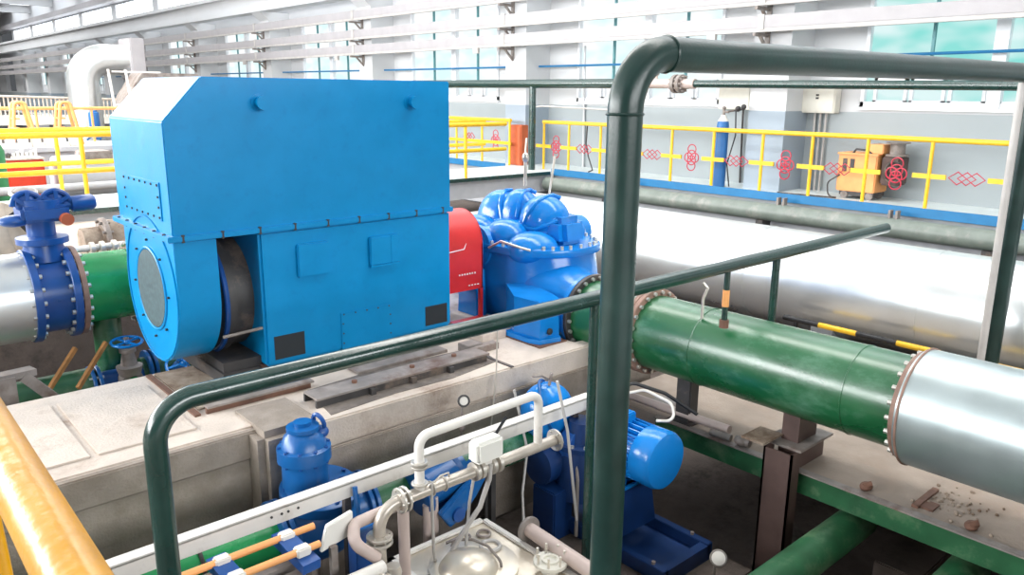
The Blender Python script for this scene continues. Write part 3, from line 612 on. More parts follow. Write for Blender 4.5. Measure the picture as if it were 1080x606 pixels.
# ================================================================== LEFT PIPE LINE
LY, LZ, LR = 7.6, -1.72, .31
ls = thing('clad_pipe', (.3, LY, LZ-.375), 'silver clad pipe entering from the left edge, bolted to a blue valve', 'pipe')
MB().cyl((-3, LY, LZ), (1.22, LY, LZ), .375, n=56).build('cladding', 'cladding', ls)
MB().box((-.6, LY-.3, FLOOR), (-.3, LY+.3, LZ-.33)).build('pipe_stand', 'beam_grey', ls)
gv = thing('butterfly_valve', (1.42, LY, LZ-.4), 'large dark blue gearbox valve between silver and green pipes at left', 'valve')
v = MB().cyl((1.24, LY, LZ), (1.56, LY, LZ), .33, n=48); v.build('body', 'valve_blue', gv)
for x in (1.25, 1.54):
    f = MB().flange((x, LY, LZ), (1, 0, 0), .40, .06, 44).build('flange', 'valve_blue', gv)
    bolt_set(f, 'bolt', (x, LY, LZ), (1, 0, 0), .365, 20, .02, .055)
MB().lathe((1.40, LY, LZ+.3), (0, 0, 1), [(0, .17), (.14, .15), (.15, .20), (.2, .20), (.21, .11), (.34, .11), (.35, .17), (.38, .17)], 28).build('neck', 'valve_blue', gv)
MB().box((1.24, LY-.18, LZ+.64), (1.60, LY+.16, LZ+.78), .03).cyl((1.42, LY, LZ+.70), (1.42, LY, LZ+.82), .17, n=28).build('gearbox', 'valve_blue', gv)
g = MB()
for k, x in enumerate((1.31, 1.52)):
    g.torus((x, LY-.08, LZ+.78), (0, -1, .15), .11, .022, 28, 8, 0, PI); g.ball((x, LY-.02, LZ+.80), (.09, .08, .09))
    for j in range(3): g.bar((x, LY-.09, LZ+.78), (x+.11*math.cos(.5+j), LY-.09, LZ+.78+.11*math.sin(.5+j)), .02, .03)
g.build('gear_sector', 'valve_blue', gv)
MB().lathe((1.58, LY-.05, LZ+.76), (1, 0, .05), [(0, .05), (.05, .05), (.06, .07), (.22, .07), (.25, .05)], 20).build('drive_motor', 'valve_blue', gv)
MB().cyl((1.56, LY-.25, LZ+.66), (1.56, LY-.16, LZ+.66), .05).build('indicator_cap', 'orange_box', gv)
MB().ball((1.20, LY-.06, LZ+.66), (.12, .10, .05)).build('handwheel_hub', 'valve_blue', gv)
gs = thing('green_spool_pipe', (1.85, LY, LZ-.4), 'short bright green pipe between the blue valve and the motor fan', 'pipe')
MB().cyl((1.58, LY, LZ), (2.12, LY, LZ), LR, n=52).build('pipe_barrel', 'bright_green', gs)
for x in (1.60, 2.10):
    f = MB().flange((x, LY, LZ), (1, 0, 0), .395, .045, 48).build('flange', 'flange_rust', gs)
    bolt_set(f, 'bolt', (x, LY, LZ), (1, 0, 0), .36, 22, .02, .05)
MB().cyl((2.14, LY, LZ), (2.9, LY, LZ), .3, n=40).build('far_barrel', 'valve_blue', gs)
t = MB().cyl((1.82, LY, LZ-.25), (1.82, LY, FLOOR+.6), .12, n=24); t.build('drop_leg', 'pipe_green', gs)
lg = thing('low_branch_pipe', (1.2, 7.45, -2.7), 'dark green pipe running low under the silver pipe at left', 'pipe')
MB().cyl((-2, 7.35, -2.53), (1.60, 7.35, -2.53), .15, n=28).build('pipe_barrel', 'low_green', lg)
f = MB().flange((1.58, 7.35, -2.56), (1, 0, 0), .19, .03).flange((1.63, 7.35, -2.56), (1, 0, 0), .19, .03); fo = f.build('flange', 'mid_blue', lg); bolt_set(fo, 'bolt', (1.6, 7.35, -2.56), (1, 0, 0), .16, 8, .014, .06)
MB().cyl((1.64, 7.35, -2.56), (2.0, 7.35, -2.56), .12, n=28).build('coupling', 'valve_blue', lg)
MB().cyl((2.0, 7.35, -2.5), (2.9, 7.35, -2.5), .12, n=28).build('far_barrel', 'low_green', lg)
f = MB().flange((2.05, 7.35, -2.5), (1, 0, 0), .18, .03).flange((2.10, 7.35, -2.5), (1, 0, 0), .18, .03); f.build('flange', 'mid_blue', lg)
for x in (.2, -1.2): MB().box((x, 7.28, FLOOR), (x+.12, 7.42, -2.66)).build('pipe_stand', 'rust', lg)
def handwheel(mb, c, d, R, r=.013, spokes=4):
    mb.torus(c, d, R, r, 30, 8); x, y, dd = frame(d); c = V(c)
    for i in range(spokes):
        a = 2*PI*i/spokes+.4; mb.bar(c, c+x*(R*math.cos(a))+y*(R*math.sin(a)), .022, .012, dd)
    mb.ball(c, R*.24); return mb
hv = thing('gate_valve', (1.86, 7.15, -2.5), 'small brass gate valve with blue handwheel below the green spool pipe', 'valve')
handwheel(MB(), (1.865, 7.2, -2.16), (0, -.1, 1), .125).build('handwheel', 'pump_blue', hv)
MB().lathe((1.865, 7.2, -2.46), (0, 0, 1), [(0, .09), (.08, .11), (.09, .07), (.2, .05), (.21, .07), (.24, .07), (.25, .02), (.34, .02)], 22).build('bonnet', 'worn_beam', hv)
MB().lathe((1.84, 7.28, -2.5), (.3, -1, -.2), [(0, .07), (.06, .10), (.12, .10), (.13, .07)], 22).build('body', 'worn_beam', hv)
MB().cyl((1.87, 7.15, -2.52), (2.08, 6.35, -2.75), .055, n=20).build('outlet_pipe', 'bright_green', hv)
hv = thing('gate_valve', (2.3, 7.15, -2.55), 'blue gate valve with tilted handwheel under the motor fan housing', 'valve')
handwheel(MB(), (2.24, 6.9, -2.36), (-.3, -.5, .8), .15).build('handwheel', 'pump_blue', hv)
MB().lathe((2.30, 7.2, -2.52), (-.2, -.6, .4), [(0, .09), (.1, .07), (.2, .05), (.21, .02), (.4, .02)], 18).build('bonnet', 'mid_blue', hv)
st = thing('steel_trestle', (.98, 6.9, FLOOR), 'brown steel trestle with diagonal braces under the silver pipe at left', 'support')
MB().box((.80, 6.62, FLOOR), (.92, 6.74, -2.10)).build('post', 'worn_beam', st)
MB().bar((.78, 6.68, -2.10), (1.06, 6.74, -2.11), .12, .05).build('top_bar', 'worn_beam', st)
MB().bar((.98, 6.68, -2.12), (1.22, 6.68, -2.42), .05, .08).build('brace', 'worn_beam', st)
for xa in (1.16, 1.40): MB().bar((xa, 7.0, -2.42), (xa+.3, 7.2, -2.13), .03, .035).build('brace', 'rust_orange', st, label='rusty orange brace')
# low wall with thin pipe behind the left line
struct(MB().box((-4, 9.2, -2.32), (4.2, 9.42, -1.83)).build('rubble_wall', 'concrete_top'))
struct(MB().box((-4, 9.23, FLOOR), (4.2, 9.42, -2.32)).build('rubble_wall', 'pit_floor'))  # lower part in dark concrete, painting in the shade below the pipe
struct(MB().box((-8, 9.55, FLOOR), (4.2, 14.2, -2.1)).build('back_plinth', 'concrete_top'))
tp = thing('thin_white_pipe', (2, 9.1, -1.7), 'thin whitish pipe with small union running behind the blue valve', 'pipe')
MB().cyl((-3, 9.12, -1.68), (4.1, 9.12, -1.62), .035, n=14).build('pipe_run', 'steel_white', tp)
for x in (2.1, 2.2, 2.32): MB().lathe((x, 9.12, -1.645), (1, 0, 0), [(0, .05), (.01, .07), (.05, .07), (.06, .05)], 14).build('union', 'stainless', tp)
wp = thing('wrapped_pump', (1.35, 9.9, -2.1), 'beige cloth wrapped machine at the left edge behind the silver pipe', 'machine')
c = MB().ball((1.30, 9.9, -1.62), (.5, .42, .48)).ball((1.05, 9.8, -1.35), (.42, .36, .26), Quaternion((0, 1, 0), -.3)).ball((1.55, 9.8, -1.55), (.26, .3, .35))
c.build('cloth_wrap', 'cloth', wp, sharp=70)
MB().lathe((1.68, 9.8, -1.36), (0, 0, 1), [(0, .16), (.1, .12), (.11, .16), (.16, .16), (.17, .08), (.24, .1), (.3, .1), (.33, .04)], 20).build('valve_top', 'worn_beam', wp)
MB().torus((1.68, 9.78, -1.08), (0, -.3, 1), .12, .022, 22, 7).bar((1.56, 9.78, -1.08), (1.80, 9.78, -1.08), .025, .02).build('handwheel', 'grey_pipe', wp)
MB().tube([(1.5, 9.5, -1.25), (1.66, 9.45, -1.5), (1.78, 9.5, -1.7)], .03, 8).build('hose', 'black', wp)
sv = thing('covered_valve', (2.75, 10.4, -2.1), 'rounded grey brown valve body between blue valve and motor', 'valve')
MB().ball((2.75, 10.3, -1.78), (.34, .3, .26)).cyl((2.3, 10.3, -1.8), (3.3, 10.3, -1.8), .2, n=24).build('body', 'cover_plate', sv)
for x in (2.55, 2.98): f = MB().flange((x, 10.3, -1.8), (1, 0, 0), .3, .05).build('flange', 'worn_beam', sv); bolt_set(f, 'worn_beam', (x, 10.3, -1.8), (1, 0, 0), .26, 10, .02, .06)

# ================================================================== FAR LEFT OF THE HALL
rc = thing('red_cabinet', (3.5, 20, FLOOR), 'bright red cabinet topped with pale cups, seen through the yellow bridge railing', 'cabinet')
MB().box((3.19, 20, FLOOR), (3.92, 20.7, -1.50), .02).build('body', 'cabinet_red', rc)
MB().box((3.22, 19.98, -2.9), (3.89, 20, -1.60), .01).build('door', 'cabinet_red', rc)
MB().box((3.17, 19.98, -1.50), (3.94, 20.72, -1.47)).build('top_tray', 'cloth', rc)
for i in range(6):
    h = .10+.04*(i % 3)
    tag(MB().lathe((3.40+i*.085, 20.25, -1.47), (0, 0, 1), [(0, .025), (h, .034), (h+.005, .01)], 12).build('cup', 'white_box'), '%s pale cup from the left in the row on top of the red cabinet' % ('first second third fourth fifth sixth'.split()[i]), 'cup', 'cups on the red cabinet')
tag(MB().ball((3.28, 20.25, -1.41), (.07, .07, .06)).cyl((3.28, 20.25, -1.47), (3.28, 20.25, -1.4), .06).build('kettle', 'dark_steel'), 'small dark pot at the left end of the red cabinet top', 'pot')
gt = tag(MB().lathe((2.55, 18.6, FLOOR), (0, 0, 1), [(0, .42), (2.3, .42), (2.45, .36), (2.55, .2), (2.58, .01)], 32).build('green_tank', 'tank_green'), 'green upright tank at the left edge beside the red cabinet', 'tank')
fm = thing('grey_motor', (5.2, 20, FLOOR), 'dark grey machine between the red cabinet and the blue motor, behind the bridge railing', 'machine')
MB().cyl((4.2, 20.5, -2.0), (5.9, 20.5, -2.0), .52, n=32).build('barrel', 'beam_grey', fm)
MB().box((4.3, 20.0, FLOOR), (5.8, 21, -2.4)).build('base', 'dark_steel', fm)
MB().box((4.75, 20.0, -1.6), (5.35, 20.9, -1.38), .03).build('terminal_box', 'worn_beam', fm)
tag(MB().ball((5.9, 19.6, -1.62), (.22, .2, .12)).cyl((5.9, 19.6, -1.7), (5.9, 19.6, -1.4), .05).build('white_fitting', 'white_box'), 'small white fitting beside the dark grey machine behind the railing', 'fitting')
tag(MB().box((5.7, 19.3, -2.9), (6.9, 20.0, -1.72)).build('fitting_stand', 'beam_grey'), 'grey block under the small white fitting behind the railing', 'block')
tag(MB().cyl((-4, 18, -1.945), (9, 18, -1.945), .085, n=18).build('grey_header_pipe', 'beam_grey'), 'grey horizontal pipe crossing behind the bridge railing at left', 'pipe')
struct(MB().box((-8, 24, -1.62), (12.5, 26.4, -1.5)).build('far_platform', 'beam_grey'))
struct(MB().box((-8, 24.1, FLOOR), (12.5, 24.4, -1.62)).build('far_platform_wall', 'beam_grey'))
for i in range(10):
    x = 2.75+i*.30; h = .22+.13*((i*7) % 4)/3
    tag(MB().box((x, 24.2, -1.5), (x+.2, 24.5, -1.5+h), .02).cyl((x+.1, 24.35, -1.5+h), (x+.1, 24.35, -1.5+h+.08), .04, n=10).build('white_canister', 'white_box' if i % 3 else 'cream'), '%s pale canister from the left on the far platform edge' % ('first second third fourth fifth sixth seventh eighth ninth tenth'.split()[i]), 'canister', 'canisters on the far platform')
r = thing('platform_railing', (5, 26, -1.5), 'plain orange yellow railing on the far platform left of the motor hood', 'railing')
MB().cyl((-3, 26, -.50), (8.6, 26, -.54), .05, n=10).build('top_rail', 'welder_orange', r)
for i in range(8): MB().cyl((-2.2+i*1.45, 26, -1.5), (-2.2+i*1.45, 26, -.5), .035, n=8).build('post', 'welder_orange', r)
def aframe(x, y, label):
    t = thing('step_ladder', (x, y, -1.5), label, 'ladder', 'yellow step ladders')
    for s in (-1, 1):
        MB().tube([(x-.28, y+s*.25, -1.5), (x-.12, y+s*.2, -.35), (x+.12, y+s*.2, -.35), (x+.32, y+s*.25, -1.5)], .045, 8, bend=.1).build('side_frame', 'welder_orange', t)
    q = MB()
    for k in range(4): q.box((x-.27+.04*k, y-.25, -1.3+k*.25), (x-.12+.04*k, y+.25, -1.26+k*.25))
    q.build('treads', 'welder_orange', t)
aframe(4.5, 25.2, 'yellow step ladder nearest the left edge on the far platform')
aframe(5.6, 25.2, 'yellow step ladder left of the silver duct on the far platform')
struct(MB().box((-6, 33, -1.25), (9.5, 36, -.98)).build('far_gallery', 'cream'))
for x in (-2, 4.6, 7.0): struct(MB().box((x, 33.6, FLOOR), (x+.4, 34, -1.25)).build('gallery_pier', 'beam_grey'))
r = thing('gallery_railing', (6, 33.1, -1), 'pale yellow railing with many thin balusters on the farthest gallery', 'railing')
MB().cyl((-2, 33.1, -.05), (9.4, 33.1, -.36), .045, n=8).build('top_rail', 'cloth', r)
for i in range(46):
    x = 3.2+i*.135; MB().cyl((x, 33.1, -.98), (x, 33.1, -.05-(x+2)*.0272), .028, n=6).build('baluster', 'cloth', r)
du = thing('air_duct', (7.35, 30, FLOOR), 'large pale silver duct bending over into an upright grey box at upper left', 'duct')
MB().tube([(7.35, 30, FLOOR), (7.35, 30, 1.0), (8.9, 30, 1.0)], .50, 32, bend=1.25, steps=14).build('duct_shell', 'cladding', du, sharp=60)
MB().box((8.78, 29.4, .35), (9.25, 30.7, 1.72), .03).build('end_box', 'busbar', du)
MB().box((8.9, 29.8, FLOOR), (9.15, 30.2, .35)).build('end_post', 'busbar', du)
lf = thing('white_rack', (8.6, 27, -1.5), 'slim white ladder rack standing between the duct and the motor hood', 'rack')
for x in (7.35, 7.85): MB().bar((x+.15, 27, -1.5), (x, 27, .62), .06, .06, (0, 1, 0)).build('post', 'steel_white', lf)
q = MB()
for z in (.55, -.45, -1.2): q.bar((7.35+.1, 27, z), (8.9, 27, z), .05, .05)
q.build('rungs', 'steel_white', lf)
dk = thing('dark_machine', (8.9, 29, FLOOR), 'dark grey slanted machine behind the white rack', 'machine')
MB().prism([(7.95, 27.8, -1.5), (10.4, 27.8, -1.5), (10.4, 27.8, .55), (8.6, 27.8, .55), (8.05, 27.8, -.2)], (0, 1.2, 0), .02).build('casing', 'worn_beam', dk)
MB().ball((8.55, 27.7, -.15), (.5, .3, .22), Quaternion((0, 1, 0), .3)).build('air_scoop', 'worn_beam', dk)
MB().box((7.95, 27.8, FLOOR), (10.4, 29.0, -1.5)).build('base', 'beam_grey', dk)
vm = thing('vertical_motor', (6.8, 27, -1.5), 'small blue upright motor on a braced frame by the silver duct', 'motor')
MB().lathe((6.8, 27, -1.12), (0, 0, 1), [(0, .14), (.03, .15), (.44, .15), (.46, .1), (.5, .1)], 20).build('barrel', 'cyl_blue', vm)
MB().box((6.45, 26.8, -1.22), (7.0, 27.2, -1.12)).build('table', 'cyl_blue', vm)
q = MB().bar((6.5, 26.9, -1.2), (6.9, 26.9, -1.5), .05, .05).bar((6.9, 26.9, -1.2), (6.5, 26.9, -1.5), .05, .05).bar((7.0, 26.9, -1.2), (7.3, 26.9, -1.5), .05, .05); q.build('brace', 'cyl_blue', vm)
MB().prism([(6.68, 26.85, -1.22), (6.98, 26.85, -1.22), (6.9, 26.85, -1.5), (6.78, 26.85, -1.5)], (0, .3, 0)).build('hopper', 'cyl_blue', vm)

# ================================================================== PIT: TRAY, PIPES, VALVES
tr = thing('cable_tray', (2.5, 3.82, -2.25), 'long white steel channel running along the pit in front of the plinth', 'channel')
MB().box((.1, 3.80, -2.262), (4.25, 3.89, -2.25), .003).build('top_web', 'steel_white', tr)
MB().box((.1, 3.80, -2.345), (4.25, 3.812, -2.25), .002).build('side_flange', 'steel_white', tr)
for x, y in ((.35, 3.84), (2.12, 3.84), (3.27, 3.84), (4.1, 3.84)): MB().box((x-.02, y, FLOOR), (x+.02, y+.04, -2.26)).build('leg', 'dark_steel', tr)
bolt_set(tr, 'dark_steel', (0, 0, 0), (0, 1, 0), 0, 0, .008, .004, name='screw', pts=[(x, 3.799, -2.29) for x in (1.62, 1.68, 1.72, 1.78)])
HX, HY, HZ, HR = 1.0, 4.19, -2.655, .135
lw = thing('pit_header_pipe', (2, HY, HZ-HR), 'green header pipe under the white channel with blue valves along it', 'pipe')
for a, b in ((.2, 1.80), (2.42, 2.90), (2.98, 4.0)): MB().cyl((a, HY, HZ), (b, HY, HZ), HR, n=32).build('pipe_barrel', 'pipe_green' if a > 2.9 else 'bright_green' if a < 1 else 'low_green', lw)
for x in (2.92, 2.965):
    f = MB().flange((x, HY, HZ), (1, 0, 0), .20, .03).build('flange', 'mid_blue', lw); bolt_set(f, 'valve_blue', (x, HY, HZ), (1, 0, 0), .175, 10, .012, .025)
MB().torus((1.32, HY, HZ), (1, 0, 0), HR+.008, .012, 24, 6).build('u_bolt', 'dark_steel', lw)
for x in (.6, 3.4): MB().box((x, HY-.1, FLOOR), (x+.1, HY+.1, HZ-.1)).build('pipe_stand', 'dark_steel', lw)
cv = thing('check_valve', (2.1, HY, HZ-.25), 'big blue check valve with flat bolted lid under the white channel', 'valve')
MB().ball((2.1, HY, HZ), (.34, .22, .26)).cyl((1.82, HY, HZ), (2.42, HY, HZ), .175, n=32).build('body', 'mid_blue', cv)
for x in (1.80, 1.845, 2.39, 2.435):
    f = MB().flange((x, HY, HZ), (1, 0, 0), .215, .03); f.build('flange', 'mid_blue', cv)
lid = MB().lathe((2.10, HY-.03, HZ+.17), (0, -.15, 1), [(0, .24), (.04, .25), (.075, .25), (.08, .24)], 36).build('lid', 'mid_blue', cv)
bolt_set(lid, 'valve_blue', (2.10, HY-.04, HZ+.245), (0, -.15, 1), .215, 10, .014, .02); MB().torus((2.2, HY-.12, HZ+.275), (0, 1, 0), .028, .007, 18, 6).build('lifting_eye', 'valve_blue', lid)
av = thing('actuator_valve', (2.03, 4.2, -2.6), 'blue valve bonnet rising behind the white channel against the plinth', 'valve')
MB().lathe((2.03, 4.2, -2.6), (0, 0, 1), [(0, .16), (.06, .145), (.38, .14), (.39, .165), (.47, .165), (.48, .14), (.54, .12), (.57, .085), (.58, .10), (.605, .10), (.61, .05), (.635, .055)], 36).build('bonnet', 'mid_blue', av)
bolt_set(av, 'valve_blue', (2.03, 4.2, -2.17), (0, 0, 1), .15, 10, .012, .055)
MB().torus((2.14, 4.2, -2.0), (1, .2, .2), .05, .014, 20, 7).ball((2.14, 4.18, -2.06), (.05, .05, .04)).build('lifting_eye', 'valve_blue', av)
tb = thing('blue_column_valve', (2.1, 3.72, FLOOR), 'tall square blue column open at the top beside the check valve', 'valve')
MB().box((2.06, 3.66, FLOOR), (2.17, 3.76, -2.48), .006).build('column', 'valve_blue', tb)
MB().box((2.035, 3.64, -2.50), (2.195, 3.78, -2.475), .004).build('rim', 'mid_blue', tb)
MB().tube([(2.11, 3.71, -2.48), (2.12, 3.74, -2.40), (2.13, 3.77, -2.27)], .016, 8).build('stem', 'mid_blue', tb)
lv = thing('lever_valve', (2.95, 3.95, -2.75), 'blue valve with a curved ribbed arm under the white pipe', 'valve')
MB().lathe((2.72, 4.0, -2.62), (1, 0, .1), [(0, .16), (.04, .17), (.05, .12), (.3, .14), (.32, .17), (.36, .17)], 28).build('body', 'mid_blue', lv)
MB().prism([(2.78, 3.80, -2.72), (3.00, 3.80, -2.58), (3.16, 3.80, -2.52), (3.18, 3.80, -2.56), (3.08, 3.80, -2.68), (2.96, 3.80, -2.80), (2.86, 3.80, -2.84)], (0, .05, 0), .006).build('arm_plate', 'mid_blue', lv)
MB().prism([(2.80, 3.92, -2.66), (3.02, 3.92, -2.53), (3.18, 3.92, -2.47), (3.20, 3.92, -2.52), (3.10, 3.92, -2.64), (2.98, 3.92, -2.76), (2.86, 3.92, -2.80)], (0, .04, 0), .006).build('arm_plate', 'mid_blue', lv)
MB().cyl((2.92, 3.78, -2.76), (2.92, 3.98, -2.76), .05, n=18).build('pivot', 'valve_blue', lv)
# stainless pipe with bypass
SP = 'stainless'
wp = thing('stainless_pipe', (2.8, 3.43, -2.25), 'off white flanged pipe crossing the pit in front of the white channel', 'pipe')
MB().tube([(2.08, 3.43, FLOOR), (2.08, 3.43, -2.25), (3.47, 3.43, -2.25)], .036, 18, bend=.13, steps=8).build('pipe_run', 'worn_pipe', wp, sharp=60)
for c, d in (((2.22, 3.43, -2.25), (1, 0, 0)), ((2.255, 3.43, -2.25), (1, 0, 0)), ((2.08, 3.43, -2.42), (0, 0, 1)), ((2.08, 3.43, -2.455), (0, 0, 1)), ((3.46, 3.43, -2.25), (1, 0, 0))):
    f = MB().flange(c, d, .075, .018, 28).build('flange', 'stainless', wp); bolt_set(f, 'bolt', c, d, .058, 6, .007, .018)
by = MB().tube([(2.36, 3.43, -2.25), (2.36, 3.43, -1.90), (3.30, 3.43, -1.88), (3.30, 3.43, -2.25)], .029, 16, bend=.07).build('bypass_loop', 'steel_white', wp, sharp=60)
for z in (-2.06, -2.085, -2.19): MB().flange((2.36, 3.43, z), (0, 0, 1), .05, .016).build('union', 'stainless', by)
q = MB()
for x in (2.75, 2.79, 2.88, 2.93): MB().lathe((x, 3.43, -2.25), (1, 0, 0), [(0, .04), (.005, .06), (.03, .06), (.035, .04)], 20).build('clamp_union', 'stainless', wp)
q = MB()
for x in (2.44, 2.53): MB().torus((x, 3.43, -2.25), (1, .0, 0), .042, .006, 18, 6).build('pipe_band', 'stainless', wp)
q.tube([(2.44, 3.40, -2.2), (2.47, 3.38, -2.16), (2.53, 3.38, -2.16), (2.55, 3.40, -2.2)], .006, 6); q.build('hose_clip', 'stainless', wp)
jb = thing('junction_box', (2.82, 3.42, -2.19), 'white junction box with rounded edges mounted on the off white pipe', 'box')
MB().box((2.74, 3.36, -2.185), (2.95, 3.47, -2.045), .018).build('enclosure', 'white_box', jb)
MB().box((2.80, 3.40, -2.22), (2.90, 3.46, -2.18)).build('mounting_foot', 'steel_white', jb)
MB().tube([(2.95, 3.45, -2.07), (3.0, 3.46, -2.03), (3.05, 3.46, -1.98)], .01, 8).build('gland', 'black', jb)
cl = thing('hanging_conduit', (2.8, 3.4, -2.8), 'grey flexible conduit hanging from the junction box beside the tank', 'conduit')
MB().tube([(2.87, 3.40, -2.22), (2.86, 3.40, -2.32), (2.80, 3.42, -2.50), (2.70, 3.44, -2.62), (2.62, 3.5, -2.80)], .016, 10).build('sleeve', 'grey_pipe', cl)
MB().tube([(2.80, 3.46, -2.24), (2.78, 3.5, -2.5), (2.75, 3.5, -2.8)], .010, 8).build('wire', 'grey_pipe', cl)
for x, nm in ((2.40, 'left'), (2.45, 'right')):
    pass
tag(MB().tube([(2.42, 3.40, -2.20), (2.44, 3.42, -2.5), (2.50, 3.5, -2.72), (2.55, 3.55, -2.85)], .010, 8).build('hanging_wire', 'grey_pipe'), 'thin grey wire hanging from the off white pipe in front of the blue valve', 'wire')
for x, y, h, nm in ((2.78, 3.88, -2.62, 'taller'), (2.73, 3.89, -2.66, 'shorter')):
    tag(MB().lathe((x, y, FLOOR), (0, 0, 1), [(0, .03), (h-FLOOR, .03)], 16).build('stub_pipe', 'pink_pipe'), '%s of the two brown stub pipes behind the tank corner' % nm, 'pipe', 'stub pipes')
bp = thing('bent_pipe', (2.0, 3.3, -2.5), 'pale pipe with two bends beside the tank at the bottom', 'pipe')
MB().tube([(1.3, 3.30, -2.52), (2.02, 3.30, -2.52)], .036, 18).build('lower_run', 'steel_white', bp)
MB().tube([(2.02, 3.36, -2.50), (1.90, 3.40, -2.38), (1.96, 3.50, -2.33), (2.30, 3.52, -2.33), (2.31, 3.52, FLOOR)], .034, 16, bend=.06).build('upper_run', 'pink_pipe', bp, sharp=60)
MB().tube([(1.50, 3.26, FLOOR), (1.50, 3.26, -2.60), (1.62, 3.27, -2.55)], .018, 12, bend=.05).build('sample_tube', 'steel_white', bp)
q = MB().lathe((2.08, 3.30, -2.62), (0, 0, 1), [(0, .04), (.04, .05), (.08, .04)], 14).cyl((2.0, 3.26, -2.58), (2.06, 3.3, -2.58), .02).ball((1.98, 3.25, -2.55), .026).ball((1.99, 3.24, -2.64), .024); q.build('needle_valve', 'stainless', bp)
# yellow actuator
ya = thing('yellow_bar_clamp', (1.55, 3.5, -2.5), 'pair of yellow tubes clamped by two blue brackets at the bottom left of the pit', 'clamp')
for y, z, xa, xb in ((3.60, -2.31, 1.05, 1.77), (3.42, -2.31, 1.02, 1.71)): MB().cyl((xa, y, z), (xb, y, z), .019, n=16).build('tube', 'welder_orange', ya)
for x in (1.25, 1.60):
    MB().bar((x, 3.66, -2.33), (x+.02, 3.34, -2.37), .055, .10, (1, 0, 0)).build('bracket', 'valve_blue', ya)
    for y in (3.60, 3.42): MB().box((x-.03, y-.03, -2.335), (x+.05, y+.03, -2.285), .008).build('clamp_cap', 'steel_white', ya)
q = MB().box((.9, 3.36, -2.46), (1.6, 3.44, -2.42)).box((.9, 3.50, -2.46), (1.6, 3.56, -2.42)); q.build('rail_base', 'worn_beam', ya)
q = MB().box((1.08, 3.36, -2.40), (1.20, 3.60, -2.34), .01).cyl((1.06, 3.40, -2.36), (1.06, 3.52, -2.36), .03).build('fittings', 'stainless', ya)
MB().box((1.1, 3.4, FLOOR), (1.5, 3.55, -2.46)).build('pedestal', 'valve_blue', ya)
nb = tag(MB().prism([(1.75, 3.52, -2.42), (1.97, 3.55, -2.40), (1.97, 3.55, -2.26), (1.80, 3.53, -2.28)], (0, -.03, 0), .006).build('name_plate', 'white_box'), 'blank pale plate standing behind the yellow tubes', 'plate')
tag(MB().box((1.80, 3.47, FLOOR), (1.84, 3.50, -2.40)).build('plate_post', 'worn_beam'), 'thin post under the blank pale plate', 'post')

# tank with dome lid
tk = thing('steel_tank', (2.72, 3.2, FLOOR), 'square stainless tank with domed lid at the bottom centre', 'tank')
TZ = -2.85
MB().box((2.335, 2.35, FLOOR), (3.115, 3.765, TZ), .012).build('body', 'tank_steel', tk)
rim = MB()
for a, b in (((2.335, 3.72, TZ), (3.115, 3.765, TZ+.02)), ((2.335, 2.35, TZ), (2.38, 3.765, TZ+.02)), ((3.07, 2.35, TZ), (3.115, 3.765, TZ+.02))): rim.box(a, b, .006)
rim.build('rim', 'steel_white', tk)
MB().lathe((2.70, 3.36, TZ), (0, 0, 1), [(0, .28), (.025, .28), (.03, .25), (.035, .18)], 48).build('lid_ring', 'tank_steel', tk)
lid = MB().lathe((2.645, 3.34, TZ+.03), (0, 0, 1), [(0, .185), (.015, .18), (.05, .155), (.075, .11), (.09, .055), (.094, .005)], 48).build('dome_lid', 'tank_steel', tk)
MB().tube([(2.71, 3.60, TZ+.02), (2.72, 3.58, TZ+.08), (2.79, 3.48, TZ+.10), (2.815, 3.36, TZ+.10), (2.80, 3.22, TZ+.07), (2.80, 3.21, TZ+.02)], .009, 10, bend=.05).build('handle', 'worn_beam', lid)
MB().torus((2.885, 3.42, TZ+.045), (0, 0, 1), .06, .014, 32, 8).build('sight_ring', 'grey_pipe', tk)
MB().lathe((2.885, 3.42, TZ+.03), (0, 0, 1), [(0, .055), (.01, .055)], 28).build('sight_glass', 'tank_steel', tk)
q = MB().torus((2.86, 3.65, TZ+.012), (0, 0, 1), .036, .008, 22, 6).torus((2.98, 3.60, TZ+.012), (0, 0, 1), .042, .009, 22, 6).bar((2.72, 3.66, TZ+.015), (2.82, 3.66, TZ+.015), .02, .02); q.build('ports', 'worn_beam', tk)
nz = MB().pipe((3.03, 3.02, TZ), (3.03, 3.02, TZ+.09), .055, .015, 28).flange((3.03, 3.02, TZ+.05), (0, 0, 1), .05, .02)
o = nz.build('nozzle', 'cream', tk); bolt_set(o, 'stainless', (3.03, 3.02, TZ+.09), (0, 0, 1), .085, 7, .008, .05, name='stud')
MB().lathe((3.03, 3.02, TZ+.055), (0, 0, 1), [(0, .105), (.02, .105)], 28).build('nozzle_flange', 'cream', tk)
pp = thing('primer_pipe', (3.1, 3.0, -2.7), 'pinkish flanged pipe stub behind the tank by the thick green post', 'pipe')
MB().cyl((3.155, 3.35, -2.76), (3.09, 2.3, -2.76), .048, n=24).build('pipe_barrel', 'pink_pipe', pp)
MB().flange((3.155, 3.35, -2.76), (.06, 1, 0), .085, .025).build('flange', 'worn_beam', pp)
MB().tube([(3.17, 3.25, -2.80), (3.19, 3.22, -2.92), (3.2, 3.2, -3.1)], .015, 8).build('drain', 'pink_pipe', pp)
MB().box((3.13, 2.7, FLOOR), (3.2, 2.8, -2.80)).build('pipe_stand', 'dark_steel', pp)

